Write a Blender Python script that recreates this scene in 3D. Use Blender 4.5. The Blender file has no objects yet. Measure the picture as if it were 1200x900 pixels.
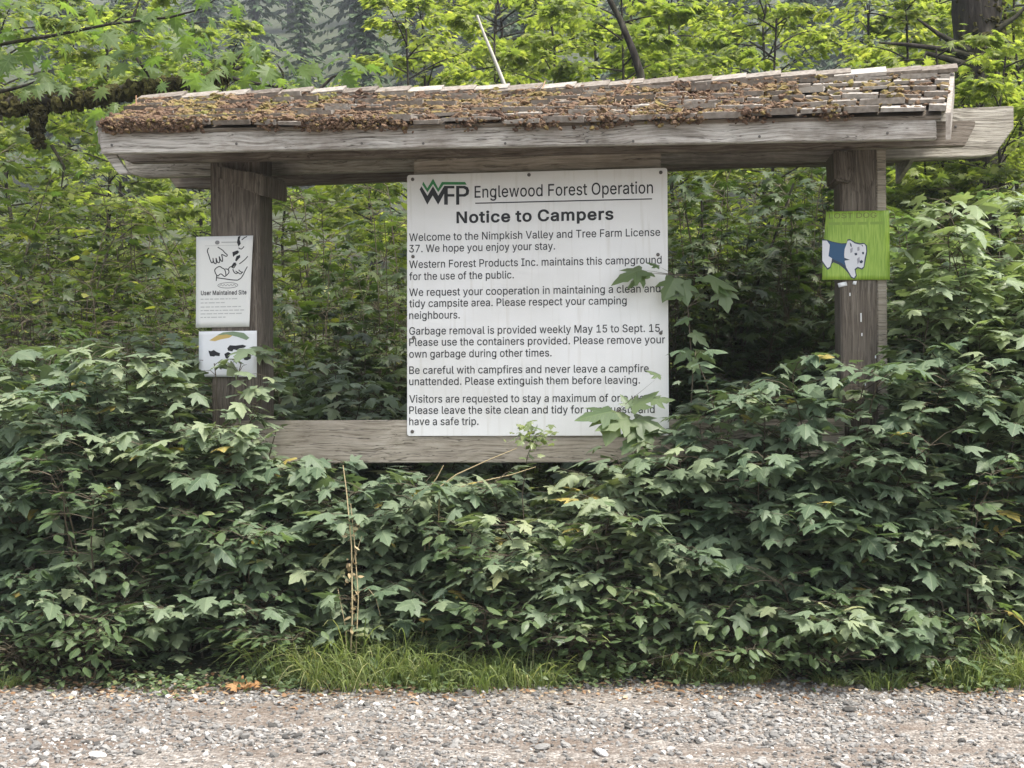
import bpy, math, random
import numpy as np
from mathutils import Vector, Matrix

random.seed(7)
SC = bpy.context.scene
COL = SC.collection
R = math.radians

# ---------------------------------------------------------------- camera, sky, sun, exposure
CAM_Z, FOC = 1.25, 1500.0
cam_d = bpy.data.cameras.new('camera')
cam_d.sensor_width = 36.0
cam_d.lens = 36.0 * FOC / 1200.0
cam_d.clip_start = 0.05
cam_d.clip_end = 1500.0
cam = bpy.data.objects.new('camera', cam_d)
COL.objects.link(cam)
CAM_M = Matrix.Translation((0, 0, CAM_Z)) @ Matrix.Rotation(R(90), 4, 'X') @ Matrix.Rotation(R(-0.43), 4, 'Z')
cam.matrix_world = CAM_M
SC.camera = cam

SUN_EL, SUN_AZ = 64.0, 128.0          # azimuth: direction the light comes from, clockwise from +Y
world = bpy.data.worlds.new('World')
SC.world = world
world.use_nodes = True
wn = world.node_tree.nodes
wl = world.node_tree.links
bg = wn['Background']
sky = wn.new('ShaderNodeTexSky')
sky.sky_type = 'NISHITA'
sky.sun_disc = False
sky.sun_elevation = R(SUN_EL)
sky.sun_rotation = R(SUN_AZ)
sky.air_density = 1.0
sky.dust_density = 4.0
sky.ozone_density = 0.6
hs = wn.new('ShaderNodeHueSaturation')          # thin overcast: the blue of the sky is washed out
hs.inputs['Saturation'].default_value = 0.45
wl.new(sky.outputs[0], hs.inputs['Color'])
wl.new(hs.outputs[0], bg.inputs[0])
bg.inputs[1].default_value = 0.15

sun_d = bpy.data.lights.new('sun', 'SUN')
sun_d.energy = 2.4
sun_d.angle = R(14)
sun_d.color = (1.0, 0.96, 0.88)
sun = bpy.data.objects.new('sun', sun_d)
COL.objects.link(sun)
sv = Vector((math.sin(R(SUN_AZ)) * math.cos(R(SUN_EL)), math.cos(R(SUN_AZ)) * math.cos(R(SUN_EL)), math.sin(R(SUN_EL))))
sun.rotation_euler = sv.to_track_quat('Z', 'Y').to_euler()
sun.location = (0, -4, 12)

SC.view_settings.view_transform = 'Standard'
SC.view_settings.look = 'None'
SC.view_settings.exposure = 1.46
SC.view_settings.gamma = 1.0
SC.view_settings.use_curve_mapping = False
SC.cycles.max_bounces = 8
SC.cycles.transmission_bounces = 4
SC.cycles.transparent_max_bounces = 8
SC.cycles.use_denoising = True

# ---------------------------------------------------------------- helpers
KL = Matrix.Translation((0, 6, 0)) @ Matrix.Rotation(R(-6.0), 4, 'Z')      # frame of the shelter
KLI = KL.inverted()


def ray(px, py):
    return (CAM_M.to_3x3() @ Vector(((px - 600) / FOC, -(py - 450) / FOC, -1.0))).normalized()


def at(px, py, y):
    """world point at depth y seen towards photo position"""
    d = ray(px, py)
    t = y / d.y
    return Vector((0, 0, CAM_Z)) + d * t


def K(px, py, ly):
    """shelter-frame point on the plane local y = ly"""
    o = KLI @ Vector((0, 0, CAM_Z))
    d = KLI.to_3x3() @ ray(px, py)
    t = (ly - o.y) / d.y
    return o + d * t


def tag(o, label=None, cat=None, group=None, kind=None):
    if label: o['label'] = label
    if cat: o['category'] = cat
    if group: o['group'] = group
    if kind: o['kind'] = kind
    return o


def empty(name, loc=(0, 0, 0), rz=0.0, parent=None):
    o = bpy.data.objects.new(name, None)
    o.empty_display_size = 0.1
    COL.objects.link(o)
    o.location = loc
    o.rotation_euler = (0, 0, rz)
    if parent: o.parent = parent
    return o


def link(name, me, mat=None, parent=None, loc=None):
    o = bpy.data.objects.new(name, me)
    COL.objects.link(o)
    if mat and not me.materials: me.materials.append(mat)
    if parent: o.parent = parent
    if loc is not None: o.location = loc
    return o


class G:
    """collects triangles, with one vector attribute (lc) per vertex"""
    def __init__(self):
        self.v, self.t, self.a, self.n = [], [], [], 0

    def add(self, v, t, a=None):
        v = np.asarray(v, dtype=np.float32).reshape(-1, 3)
        t = np.asarray(t, dtype=np.int32).reshape(-1, 3)
        if a is None: a = np.zeros_like(v)
        a = np.asarray(a, dtype=np.float32)
        if a.ndim == 1: a = np.tile(a, (len(v), 1))
        self.v.append(v); self.t.append(t + self.n); self.a.append(a)
        self.n += len(v)

    def quads(self, v, q, a=None):
        q = np.asarray(q).reshape(-1, 4)
        self.add(v, np.concatenate([q[:, [0, 1, 2]], q[:, [0, 2, 3]]]), a)

    def mesh(self, name, smooth=False):
        me = bpy.data.meshes.new(name)
        v = np.concatenate(self.v); t = np.concatenate(self.t); a = np.concatenate(self.a)
        me.vertices.add(len(v)); me.vertices.foreach_set('co', v.ravel())
        me.loops.add(t.size); me.loops.foreach_set('vertex_index', t.ravel())
        me.polygons.add(len(t)); me.polygons.foreach_set('loop_start', np.arange(0, t.size, 3, dtype=np.int32))
        me.update(calc_edges=True)
        at_ = me.attributes.new('lc', 'FLOAT_VECTOR', 'POINT')
        at_.data.foreach_set('vector', a.ravel())
        me.polygons.foreach_set('use_smooth', np.full(len(t), smooth))
        me.update()
        return me

    def build(self, name, mat, parent=None, smooth=False, loc=None):
        return link(name, self.mesh(name, smooth), mat, parent, loc)


BOXQ = [(0, 3, 2, 1), (4, 5, 6, 7), (0, 1, 5, 4), (1, 2, 6, 5), (2, 3, 7, 6), (3, 0, 4, 7)]


def gbox(g, c, s, rot=None, a=None, jit=0.0):
    """box with centre c, size s"""
    v = np.array([(-1, -1, -1), (1, -1, -1), (1, 1, -1), (-1, 1, -1), (-1, -1, 1), (1, -1, 1), (1, 1, 1), (-1, 1, 1)], float) * 0.5 * np.array(s)
    if jit: v += np.random.uniform(-jit, jit, v.shape)
    if rot is not None: v = v @ np.array(rot.to_3x3()).T
    g.quads(v + np.array(c), BOXQ, a)


def tube(g, pts, rad, n=6, a=None, cap=True):
    pts = np.asarray(pts, float)
    rad = np.broadcast_to(np.asarray(rad, float), (len(pts),))
    T = np.gradient(pts, axis=0)
    T /= np.linalg.norm(T, axis=1, keepdims=True) + 1e-9
    ref = np.array([0.13, 0.31, 0.94]) if abs(T[0][2]) < 0.9 else np.array([0.94, 0.2, 0.1])
    U = np.cross(T, ref); U /= np.linalg.norm(U, axis=1, keepdims=True) + 1e-9
    W = np.cross(T, U)
    ang = np.linspace(0, 2 * np.pi, n, endpoint=False)
    ring = np.cos(ang)[None, :, None] * U[:, None, :] + np.sin(ang)[None, :, None] * W[:, None, :]
    v = (pts[:, None, :] + ring * rad[:, None, None]).reshape(-1, 3)
    q = []
    for i in range(len(pts) - 1):
        for j in range(n):
            k = (j + 1) % n
            q.append((i * n + j, i * n + k, (i + 1) * n + k, (i + 1) * n + j))
    g.quads(v, q, a)


def bez(p0, p1, p2, n):
    t = np.linspace(0, 1, n)[:, None]
    return (1 - t) ** 2 * np.asarray(p0) + 2 * t * (1 - t) * np.asarray(p1) + t * t * np.asarray(p2)


def prism(name, pts, thick, mat, parent, axis=(0, 1, 0), bevel=0.004):
    """polygon (3D, planar) extruded along axis, bevelled"""
    import bmesh
    bm = bmesh.new()
    ax = Vector(axis) * thick
    f = [bm.verts.new(p) for p in pts]
    b = [bm.verts.new(Vector(p) + ax) for p in pts]
    bm.faces.new(f); bm.faces.new(b[::-1])
    for i in range(len(f)):
        j = (i + 1) % len(f)
        bm.faces.new((f[i], b[i], b[j], f[j]))
    bmesh.ops.recalc_face_normals(bm, faces=bm.faces)
    if bevel: bmesh.ops.bevel(bm, geom=list(bm.edges), offset=bevel, segments=2, affect='EDGES', clamp_overlap=True)
    me = bpy.data.meshes.new(name)
    bm.to_mesh(me); bm.free()
    return link(name, me, mat, parent)


def box(name, x0, x1, y0, y1, z0, z1, mat, parent, bevel=0.005):
    return prism(name, [(x0, y0, z0), (x1, y0, z0), (x1, y0, z1), (x0, y0, z1)], y1 - y0, mat, parent, bevel=bevel)


# ---------------------------------------------------------------- materials
def newmat(name):
    m = bpy.data.materials.new(name)
    m.use_nodes = True
    nt = m.node_tree
    return m, nt.nodes, nt.links, nt.nodes['Principled BSDF']


def ramp(n, stops):
    r = n.new('ShaderNodeValToRGB')
    e = r.color_ramp.elements
    while len(e) < len(stops): e.new(0.5)
    for i, (p, c) in enumerate(stops):
        e[i].position = p
        e[i].color = (c[0], c[1], c[2], 1)
    return r


def plain(name, col, rough=0.6, spec=0.4):
    m, n, l, b = newmat(name)
    b.inputs['Base Color'].default_value = (*col, 1)
    b.inputs['Roughness'].default_value = rough
    b.inputs['Specular IOR Level'].default_value = spec
    return m


def leafmat(name, cols, under, trans=0.35, rough=0.5, spec=0.5, vein=None, objvar=0.25, tcol=None):
    """per-leaf hue from lc.z, midrib and side veins from lc.xy; light passes through the blade"""
    m, n, l, b = newmat(name)
    at_ = n.new('ShaderNodeAttribute'); at_.attribute_name = 'lc'
    sp = n.new('ShaderNodeSeparateXYZ'); l.new(at_.outputs['Vector'], sp.inputs[0])
    oi = n.new('ShaderNodeObjectInfo')
    mx = n.new('ShaderNodeMath'); mx.operation = 'MULTIPLY_ADD'
    l.new(oi.outputs['Random'], mx.inputs[0]); mx.inputs[1].default_value = objvar
    ms = n.new('ShaderNodeMath'); ms.operation = 'MULTIPLY'; l.new(sp.outputs[2], ms.inputs[0]); ms.inputs[1].default_value = 1 - objvar
    l.new(ms.outputs[0], mx.inputs[2])
    k = len(cols)
    rp = ramp(n, [(i / (k - 1), c) for i, c in enumerate(cols)])
    l.new(mx.outputs[0], rp.inputs[0])
    col = rp.outputs[0]
    if vein:
        ax = n.new('ShaderNodeMath'); ax.operation = 'ABSOLUTE'; l.new(sp.outputs[0], ax.inputs[0])
        m1 = n.new('ShaderNodeMapRange'); l.new(ax.outputs[0], m1.inputs[0])
        m1.inputs[1].default_value = 0.0; m1.inputs[2].default_value = 0.035; m1.inputs[3].default_value = 0.8; m1.inputs[4].default_value = 0.0
        # side veins: y - 0.9|x| periodic
        w = n.new('ShaderNodeMath'); w.operation = 'MULTIPLY_ADD'; l.new(ax.outputs[0], w.inputs[0]); w.inputs[1].default_value = -0.8; l.new(sp.outputs[1], w.inputs[2])
        w2 = n.new('ShaderNodeMath'); w2.operation = 'PINGPONG'; l.new(w.outputs[0], w2.inputs[0]); w2.inputs[1].default_value = 0.07
        m2 = n.new('ShaderNodeMapRange'); l.new(w2.outputs[0], m2.inputs[0])
        m2.inputs[1].default_value = 0.0; m2.inputs[2].default_value = 0.02; m2.inputs[3].default_value = 0.45; m2.inputs[4].default_value = 0.0
        mm = n.new('ShaderNodeMath'); mm.operation = 'MAXIMUM'; l.new(m1.outputs[0], mm.inputs[0]); l.new(m2.outputs[0], mm.inputs[1])
        mc = n.new('ShaderNodeMix'); mc.data_type = 'RGBA'
        l.new(mm.outputs[0], mc.inputs[0]); l.new(col, mc.inputs[6]); mc.inputs[7].default_value = (*vein, 1)
        col = mc.outputs[2]
    geo = n.new('ShaderNodeNewGeometry')
    mu = n.new('ShaderNodeMix'); mu.data_type = 'RGBA'
    l.new(geo.outputs['Backfacing'], mu.inputs[0]); l.new(col, mu.inputs[6])
    m3 = n.new('ShaderNodeMix'); m3.data_type = 'RGBA'; m3.inputs[0].default_value = 0.6
    l.new(col, m3.inputs[6]); m3.inputs[7].default_value = (*under, 1)
    l.new(m3.outputs[2], mu.inputs[7])
    l.new(mu.outputs[2], b.inputs['Base Color'])
    b.inputs['Roughness'].default_value = rough
    b.inputs['Specular IOR Level'].default_value = spec
    tb = n.new('ShaderNodeBsdfTranslucent')
    tc = n.new('ShaderNodeMix'); tc.data_type = 'RGBA'; tc.blend_type = 'MULTIPLY'; tc.inputs[0].default_value = 1.0
    l.new(col, tc.inputs[6]); tc.inputs[7].default_value = (*(tcol or (2.1, 2.25, 1.1)), 1)
    l.new(tc.outputs[2], tb.inputs[0])
    ad = n.new('ShaderNodeMixShader'); ad.inputs[0].default_value = trans
    out = n['Material Output']
    l.new(b.outputs[0], ad.inputs[1]); l.new(tb.outputs[0], ad.inputs[2])
    l.new(ad.outputs[0], out.inputs[0])
    return m


def wood(name, cols, axis='X', dirt=0.4, dirtcol=(0.09, 0.075, 0.06), stretch=38.0, bump=0.8, rough=0.85):
    m, n, l, b = newmat(name)
    tc = n.new('ShaderNodeTexCoord')
    mp = n.new('ShaderNodeMapping')
    sc = {'X': (1.4, stretch, stretch), 'Z': (stretch, stretch, 1.4), 'Y': (stretch, 1.4, stretch)}[axis]
    mp.inputs['Scale'].default_value = sc
    # knots push the grain aside
    nk = n.new('ShaderNodeTexNoise'); nk.inputs['Scale'].default_value = 3.0; nk.inputs['Detail'].default_value = 2
    l.new(tc.outputs['Object'], nk.inputs['Vector'])
    va = n.new('ShaderNodeVectorMath'); va.operation = 'MULTIPLY_ADD'
    l.new(nk.outputs['Color'], va.inputs[0]); va.inputs[1].default_value = (0.05, 0.05, 0.05); l.new(tc.outputs['Object'], va.inputs[2])
    l.new(va.outputs[0], mp.inputs[0])
    n1 = n.new('ShaderNodeTexNoise'); n1.inputs['Scale'].default_value = 2.6; n1.inputs['Detail'].default_value = 12; n1.inputs['Roughness'].default_value = 0.72
    l.new(mp.outputs[0], n1.inputs['Vector'])
    rp = ramp(n, [(0.34, cols[0]), (0.46, cols[1]), (0.54, cols[2]), (0.66, cols[3])])
    l.new(n1.outputs[0], rp.inputs[0])
    n2 = n.new('ShaderNodeTexNoise'); n2.inputs['Scale'].default_value = 2.3; n2.inputs['Detail'].default_value = 7; n2.inputs['Roughness'].default_value = 0.7
    l.new(tc.outputs['Object'], n2.inputs['Vector'])
    mr = n.new('ShaderNodeMapRange'); l.new(n2.outputs[0], mr.inputs[0])
    mr.inputs[1].default_value = 0.45; mr.inputs[2].default_value = 0.68; mr.inputs[3].default_value = 0; mr.inputs[4].default_value = dirt
    mc = n.new('ShaderNodeMix'); mc.data_type = 'RGBA'
    l.new(mr.outputs[0], mc.inputs[0]); l.new(rp.outputs[0], mc.inputs[6]); mc.inputs[7].default_value = (*dirtcol, 1)
    # a few dark knots
    vo = n.new('ShaderNodeTexVoronoi'); vo.inputs['Scale'].default_value = 2.6
    mv = n.new('ShaderNodeMapping'); mv.inputs['Scale'].default_value = {'X': (1, 1.6, 2.2), 'Z': (2.2, 1.6, 1), 'Y': (2, 1, 2)}[axis]
    l.new(tc.outputs['Object'], mv.inputs[0]); l.new(mv.outputs[0], vo.inputs['Vector'])
    mk = n.new('ShaderNodeMapRange'); l.new(vo.outputs['Distance'], mk.inputs[0])
    mk.inputs[1].default_value = 0.03; mk.inputs[2].default_value = 0.09; mk.inputs[3].default_value = 0.8; mk.inputs[4].default_value = 0
    m4 = n.new('ShaderNodeMix'); m4.data_type = 'RGBA'
    l.new(mk.outputs[0], m4.inputs[0]); l.new(mc.outputs[2], m4.inputs[6]); m4.inputs[7].default_value = (0.06, 0.042, 0.03, 1)
    mpc = n.new('ShaderNodeMapping'); mpc.inputs['Scale'].default_value = {'X': (0.7, 26, 26), 'Z': (26, 26, 0.7), 'Y': (26, 0.7, 26)}[axis]
    l.new(va.outputs[0], mpc.inputs[0])
    nc_ = n.new('ShaderNodeTexNoise'); nc_.inputs['Scale'].default_value = 1.6; nc_.inputs['Detail'].default_value = 4
    l.new(mpc.outputs[0], nc_.inputs['Vector'])
    cs = n.new('ShaderNodeMath'); cs.operation = 'SUBTRACT'; l.new(nc_.outputs[0], cs.inputs[0]); cs.inputs[1].default_value = 0.56
    ca = n.new('ShaderNodeMath'); ca.operation = 'ABSOLUTE'; l.new(cs.outputs[0], ca.inputs[0])
    cm = n.new('ShaderNodeMapRange'); l.new(ca.outputs[0], cm.inputs[0])
    cm.inputs[1].default_value = 0.004; cm.inputs[2].default_value = 0.012; cm.inputs[3].default_value = 0.75; cm.inputs[4].default_value = 0
    m5 = n.new('ShaderNodeMix'); m5.data_type = 'RGBA'
    l.new(cm.outputs[0], m5.inputs[0]); l.new(m4.outputs[2], m5.inputs[6]); m5.inputs[7].default_value = (0.035, 0.027, 0.02, 1)
    l.new(m5.outputs[2], b.inputs['Base Color'])
    b.inputs['Roughness'].default_value = rough
    b.inputs['Specular IOR Level'].default_value = 0.25
    bp = n.new('ShaderNodeBump'); bp.inputs['Strength'].default_value = bump; bp.inputs['Distance'].default_value = 0.006
    l.new(n1.outputs[0], bp.inputs['Height']); l.new(bp.outputs[0], b.inputs['Normal'])
    return m


def attrmat(name, cols, rough=0.9, spec=0.2, bump_scale=0, noise_scale=30.0, noise_amt=0.35, bumpd=0.004):
    """colour by lc.z per piece, broken up by a fine noise"""
    m, n, l, b = newmat(name)
    at_ = n.new('ShaderNodeAttribute'); at_.attribute_name = 'lc'
    sp = n.new('ShaderNodeSeparateXYZ'); l.new(at_.outputs['Vector'], sp.inputs[0])
    tc = n.new('ShaderNodeTexCoord')
    nz = n.new('ShaderNodeTexNoise'); nz.inputs['Scale'].default_value = noise_scale; nz.inputs['Detail'].default_value = 5
    l.new(tc.outputs['Object'], nz.inputs['Vector'])
    ma = n.new('ShaderNodeMath'); ma.operation = 'SUBTRACT'; l.new(nz.outputs[0], ma.inputs[0]); ma.inputs[1].default_value = 0.5
    mb = n.new('ShaderNodeMath'); mb.operation = 'MULTIPLY_ADD'; l.new(ma.outputs[0], mb.inputs[0]); mb.inputs[1].default_value = noise_amt; l.new(sp.outputs[2], mb.inputs[2])
    k = len(cols)
    rp = ramp(n, [(i / (k - 1), c) for i, c in enumerate(cols)])
    l.new(mb.outputs[0], rp.inputs[0]); l.new(rp.outputs[0], b.inputs['Base Color'])
    b.inputs['Roughness'].default_value = rough
    b.inputs['Specular IOR Level'].default_value = spec
    if bump_scale:
        n2 = n.new('ShaderNodeTexNoise'); n2.inputs['Scale'].default_value = bump_scale; n2.inputs['Detail'].default_value = 6
        l.new(tc.outputs['Object'], n2.inputs['Vector'])
        bp = n.new('ShaderNodeBump'); bp.inputs['Strength'].default_value = 0.7; bp.inputs['Distance'].default_value = bumpd
        l.new(n2.outputs[0], bp.inputs['Height']); l.new(bp.outputs[0], b.inputs['Normal'])
    return m


M = {}
M['fascia'] = wood('weathered_grey_board', [(0.12, 0.105, 0.085), (0.34, 0.318, 0.28), (0.48, 0.455, 0.41), (0.60, 0.575, 0.53)], 'X', 0.6, (0.13, 0.10, 0.075))
M['beam'] = wood('weathered_beam', [(0.07, 0.057, 0.045), (0.15, 0.125, 0.10), (0.22, 0.19, 0.155), (0.30, 0.27, 0.23)], 'X', 0.5, (0.10, 0.08, 0.06))
M['beam_grey'] = wood('blotched_grey_beam', [(0.12, 0.105, 0.08), (0.29, 0.265, 0.22), (0.40, 0.37, 0.315), (0.52, 0.485, 0.42)], 'X', 0.75, (0.13, 0.115, 0.10))
M['post'] = wood('brown_grey_post', [(0.05, 0.041, 0.032), (0.105, 0.088, 0.070), (0.15, 0.128, 0.103), (0.215, 0.188, 0.155)], 'Z', 0.4, (0.10, 0.08, 0.065))
M['rail'] = wood('grey_rail', [(0.15, 0.128, 0.095), (0.30, 0.265, 0.21), (0.37, 0.33, 0.27), (0.44, 0.40, 0.335)], 'X', 0.45, (0.15, 0.125, 0.10), bump=0.25)
M['shake'] = attrmat('cedar_shake', [(0.08, 0.064, 0.05), (0.17, 0.145, 0.12), (0.25, 0.224, 0.195), (0.37, 0.345, 0.31)], 0.8, 0.3, 60, 45.0, 1.2, 0.003)
M['moss'] = attrmat('roof_moss', [(0.075, 0.048, 0.034), (0.13, 0.085, 0.06), (0.17, 0.115, 0.075), (0.19, 0.145, 0.06), (0.16, 0.155, 0.05)], 0.95, 0.1, 220, 60.0, 0.5, 0.006)
M['litter'] = attrmat('needle_litter', [(0.10, 0.055, 0.03), (0.20, 0.12, 0.07), (0.30, 0.21, 0.13), (0.38, 0.31, 0.22)], 0.9, 0.1)
M['white_panel'] = None
M['ink'] = plain('black_ink', (0.014, 0.014, 0.016), 0.5)
M['ink_green'] = plain('green_ink', (0.025, 0.19, 0.055), 0.5)
M['screw'] = plain('dull_screw', (0.10, 0.09, 0.08), 0.5)
M['bark'] = wood('dark_bark', [(0.008, 0.007, 0.006), (0.017, 0.014, 0.011), (0.030, 0.025, 0.021), (0.085, 0.075, 0.064)], 'Z', 0.7, (0.032, 0.036, 0.014), 9, 0.9, 0.95)
M['stem'] = plain('brown_stem', (0.075, 0.06, 0.038), 0.8)
M['stem_green'] = plain('green_stem', (0.10, 0.13, 0.05), 0.7)
M['dead_wood'] = plain('bleached_stick', (0.42, 0.40, 0.35), 0.8)
M['straw'] = attrmat('dry_straw', [(0.20, 0.15, 0.08), (0.34, 0.27, 0.15), (0.46, 0.39, 0.24)], 0.8, 0.2)
M['hang_moss'] = attrmat('branch_moss', [(0.018, 0.016, 0.008), (0.04, 0.036, 0.014), (0.07, 0.066, 0.022)], 0.95, 0.1, 150, 40, 0.6, 0.006)

M['bush'] = leafmat('dark_lobed_leaf', [(0.050, 0.085, 0.048), (0.085, 0.126, 0.072), (0.135, 0.175, 0.105), (0.225, 0.26, 0.145), (0.34, 0.27, 0.075)], (0.12, 0.16, 0.08), 0.2, 0.58, 0.38, vein=(0.15, 0.19, 0.11), objvar=0.4)
M['bush2'] = leafmat('mid_green_leaf', [(0.055, 0.09, 0.042), (0.085, 0.128, 0.06), (0.13, 0.172, 0.085), (0.22, 0.25, 0.11)], (0.12, 0.17, 0.07), 0.35, 0.45, 0.5, vein=(0.12, 0.17, 0.07))
M['shade'] = leafmat('shade_toned_leaf', [(0.018, 0.034, 0.011), (0.032, 0.054, 0.015), (0.055, 0.08, 0.02), (0.10, 0.12, 0.03)], (0.06, 0.085, 0.03), 0.25, 0.5, 0.4)  # leaf colour darkened to carry the shade behind the shelter openings
M['pale'] = leafmat('lit_toned_leaf', [(0.15, 0.20, 0.10), (0.20, 0.25, 0.13), (0.26, 0.30, 0.16)], (0.16, 0.2, 0.1), 0.25, 0.45, 0.5, vein=(0.22, 0.26, 0.15))  # lighter leaf copy: brightness of the lit right-hand bushes put into the colour
M['shrub'] = leafmat('shrub_leaf', [(0.020, 0.036, 0.010), (0.042, 0.064, 0.015), (0.085, 0.110, 0.024), (0.23, 0.235, 0.055)], (0.09, 0.115, 0.045), 0.34, 0.5, 0.4)
M['tree'] = leafmat('bright_leaf', [(0.085, 0.12, 0.030), (0.14, 0.175, 0.042), (0.21, 0.235, 0.058), (0.34, 0.33, 0.085)], (0.18, 0.23, 0.08), 0.5, 0.5, 0.4)
M['maple'] = leafmat('maple_leaf', [(0.055, 0.095, 0.028), (0.085, 0.13, 0.034), (0.13, 0.17, 0.042)], (0.12, 0.18, 0.06), 0.5, 0.5, 0.4, vein=(0.12, 0.18, 0.06))
M['conifer'] = leafmat('conifer_needles', [(0.04, 0.07, 0.03), (0.06, 0.095, 0.04), (0.085, 0.12, 0.05)], (0.05, 0.075, 0.04), 0.1, 0.7, 0.2)
M['grass'] = leafmat('grass_blade', [(0.085, 0.13, 0.045), (0.135, 0.18, 0.06), (0.20, 0.235, 0.085), (0.40, 0.36, 0.20)], (0.13, 0.18, 0.05), 0.3, 0.45, 0.4, objvar=0.25, tcol=(2.0, 2.1, 1.1))
M['dead_leaf'] = leafmat('orange_dead_leaf', [(0.46, 0.25, 0.11), (0.58, 0.37, 0.19)], (0.45, 0.26, 0.12), 0.3, 0.7, 0.2, tcol=(1.3, 1.0, 0.8))
M['stone'] = attrmat('gravel_stone', [(0.06, 0.057, 0.053), (0.135, 0.130, 0.123), (0.195, 0.188, 0.178), (0.28, 0.27, 0.256), (0.50, 0.485, 0.46)], 0.85, 0.25, 120, 70.0, 0.35, 0.003)


def mat_panel():
    m, n, l, b = newmat('white_sign_face')
    tc = n.new('ShaderNodeTexCoord')
    nz = n.new('ShaderNodeTexNoise'); nz.inputs['Scale'].default_value = 2.2; nz.inputs['Detail'].default_value = 6
    l.new(tc.outputs['Object'], nz.inputs['Vector'])
    rp = ramp(n, [(0.35, (0.66, 0.655, 0.63)), (0.55, (0.73, 0.73, 0.715)), (0.75, (0.76, 0.76, 0.75))])
    l.new(nz.outputs[0], rp.inputs[0])
    # rain streaks and specks of dirt
    mp = n.new('ShaderNodeMapping'); mp.inputs['Scale'].default_value = (14, 1, 0.9)
    l.new(tc.outputs['Object'], mp.inputs[0])
    n2 = n.new('ShaderNodeTexNoise'); n2.inputs['Scale'].default_value = 3; n2.inputs['Detail'].default_value = 6
    l.new(mp.outputs[0], n2.inputs['Vector'])
    mr = n.new('ShaderNodeMapRange'); l.new(n2.outputs[0], mr.inputs[0])
    mr.inputs[1].default_value = 0.55; mr.inputs[2].default_value = 0.8; mr.inputs[3].default_value = 0; mr.inputs[4].default_value = 0.6
    mc = n.new('ShaderNodeMix'); mc.data_type = 'RGBA'
    l.new(mr.outputs[0], mc.inputs[0]); l.new(rp.outputs[0], mc.inputs[6]); mc.inputs[7].default_value = (0.52, 0.50, 0.44, 1)
    l.new(mc.outputs[2], b.inputs['Base Color'])
    b.inputs['Roughness'].default_value = 0.4
    return m


def mat_ground():
    m, n, l, b = newmat('forest_floor')
    tc = n.new('ShaderNodeTexCoord')
    n1 = n.new('ShaderNodeTexNoise'); n1.inputs['Scale'].default_value = 1.7; n1.inputs['Detail'].default_value = 10; n1.inputs['Roughness'].default_value = 0.7
    l.new(tc.outputs['Object'], n1.inputs['Vector'])
    rp = ramp(n, [(0.3, (0.018, 0.018, 0.009)), (0.5, (0.035, 0.042, 0.016)), (0.65, (0.05, 0.065, 0.022)), (0.8, (0.06, 0.085, 0.022))])
    l.new(n1.outputs[0], rp.inputs[0]); l.new(rp.outputs[0], b.inputs['Base Color'])
    b.inputs['Roughness'].default_value = 0.95
    n2 = n.new('ShaderNodeTexNoise'); n2.inputs['Scale'].default_value = 40; n2.inputs['Detail'].default_value = 6
    l.new(tc.outputs['Object'], n2.inputs['Vector'])
    bp = n.new('ShaderNodeBump'); bp.inputs['Distance'].default_value = 0.02
    l.new(n2.outputs[0], bp.inputs['Height']); l.new(bp.outputs[0], b.inputs['Normal'])
    return m


def mat_road():
    m, n, l, b = newmat('gravel_bed')
    tc = n.new('ShaderNodeTexCoord')
    v = n.new('ShaderNodeTexVoronoi'); v.inputs['Scale'].default_value = 75
    l.new(tc.outputs['Object'], v.inputs['Vector'])
    rp = ramp(n, [(0.0, (0.11, 0.092, 0.078)), (0.4, (0.18, 0.158, 0.138)), (0.7, (0.24, 0.215, 0.19)), (1.0, (0.36, 0.33, 0.30))])
    sx = n.new('ShaderNodeSeparateColor'); l.new(v.outputs['Color'], sx.inputs[0])
    l.new(sx.outputs[0], rp.inputs[0])
    n1 = n.new('ShaderNodeTexNoise'); n1.inputs['Scale'].default_value = 2.5; n1.inputs['Detail'].default_value = 8; n1.inputs['Roughness'].default_value = 0.7
    mp = n.new('ShaderNodeMapping'); mp.inputs['Scale'].default_value = (0.6, 2.2, 1)
    l.new(tc.outputs['Object'], mp.inputs[0]); l.new(mp.outputs[0], n1.inputs['Vector'])
    mr = n.new('ShaderNodeMapRange'); l.new(n1.outputs[0], mr.inputs[0])
    mr.inputs[1].default_value = 0.45; mr.inputs[2].default_value = 0.62; mr.inputs[3].default_value = 0; mr.inputs[4].default_value = 0.9
    mc = n.new('ShaderNodeMix'); mc.data_type = 'RGBA'
    l.new(mr.outputs[0], mc.inputs[0]); l.new(rp.outputs[0], mc.inputs[6]); mc.inputs[7].default_value = (0.135, 0.10, 0.076, 1)
    l.new(mc.outputs[2], b.inputs['Base Color'])
    b.inputs['Roughness'].default_value = 0.95
    bp = n.new('ShaderNodeBump'); bp.inputs['Distance'].default_value = 0.012; bp.inputs['Strength'].default_value = 0.8
    l.new(v.outputs['Distance'], bp.inputs['Height']); bp.invert = True
    l.new(bp.outputs[0], b.inputs['Normal'])
    return m


M['white_panel'] = mat_panel()
M['ground'] = mat_ground()
M['road'] = mat_road()

# ---------------------------------------------------------------- the ground
rng = np.random.default_rng(11)


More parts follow.
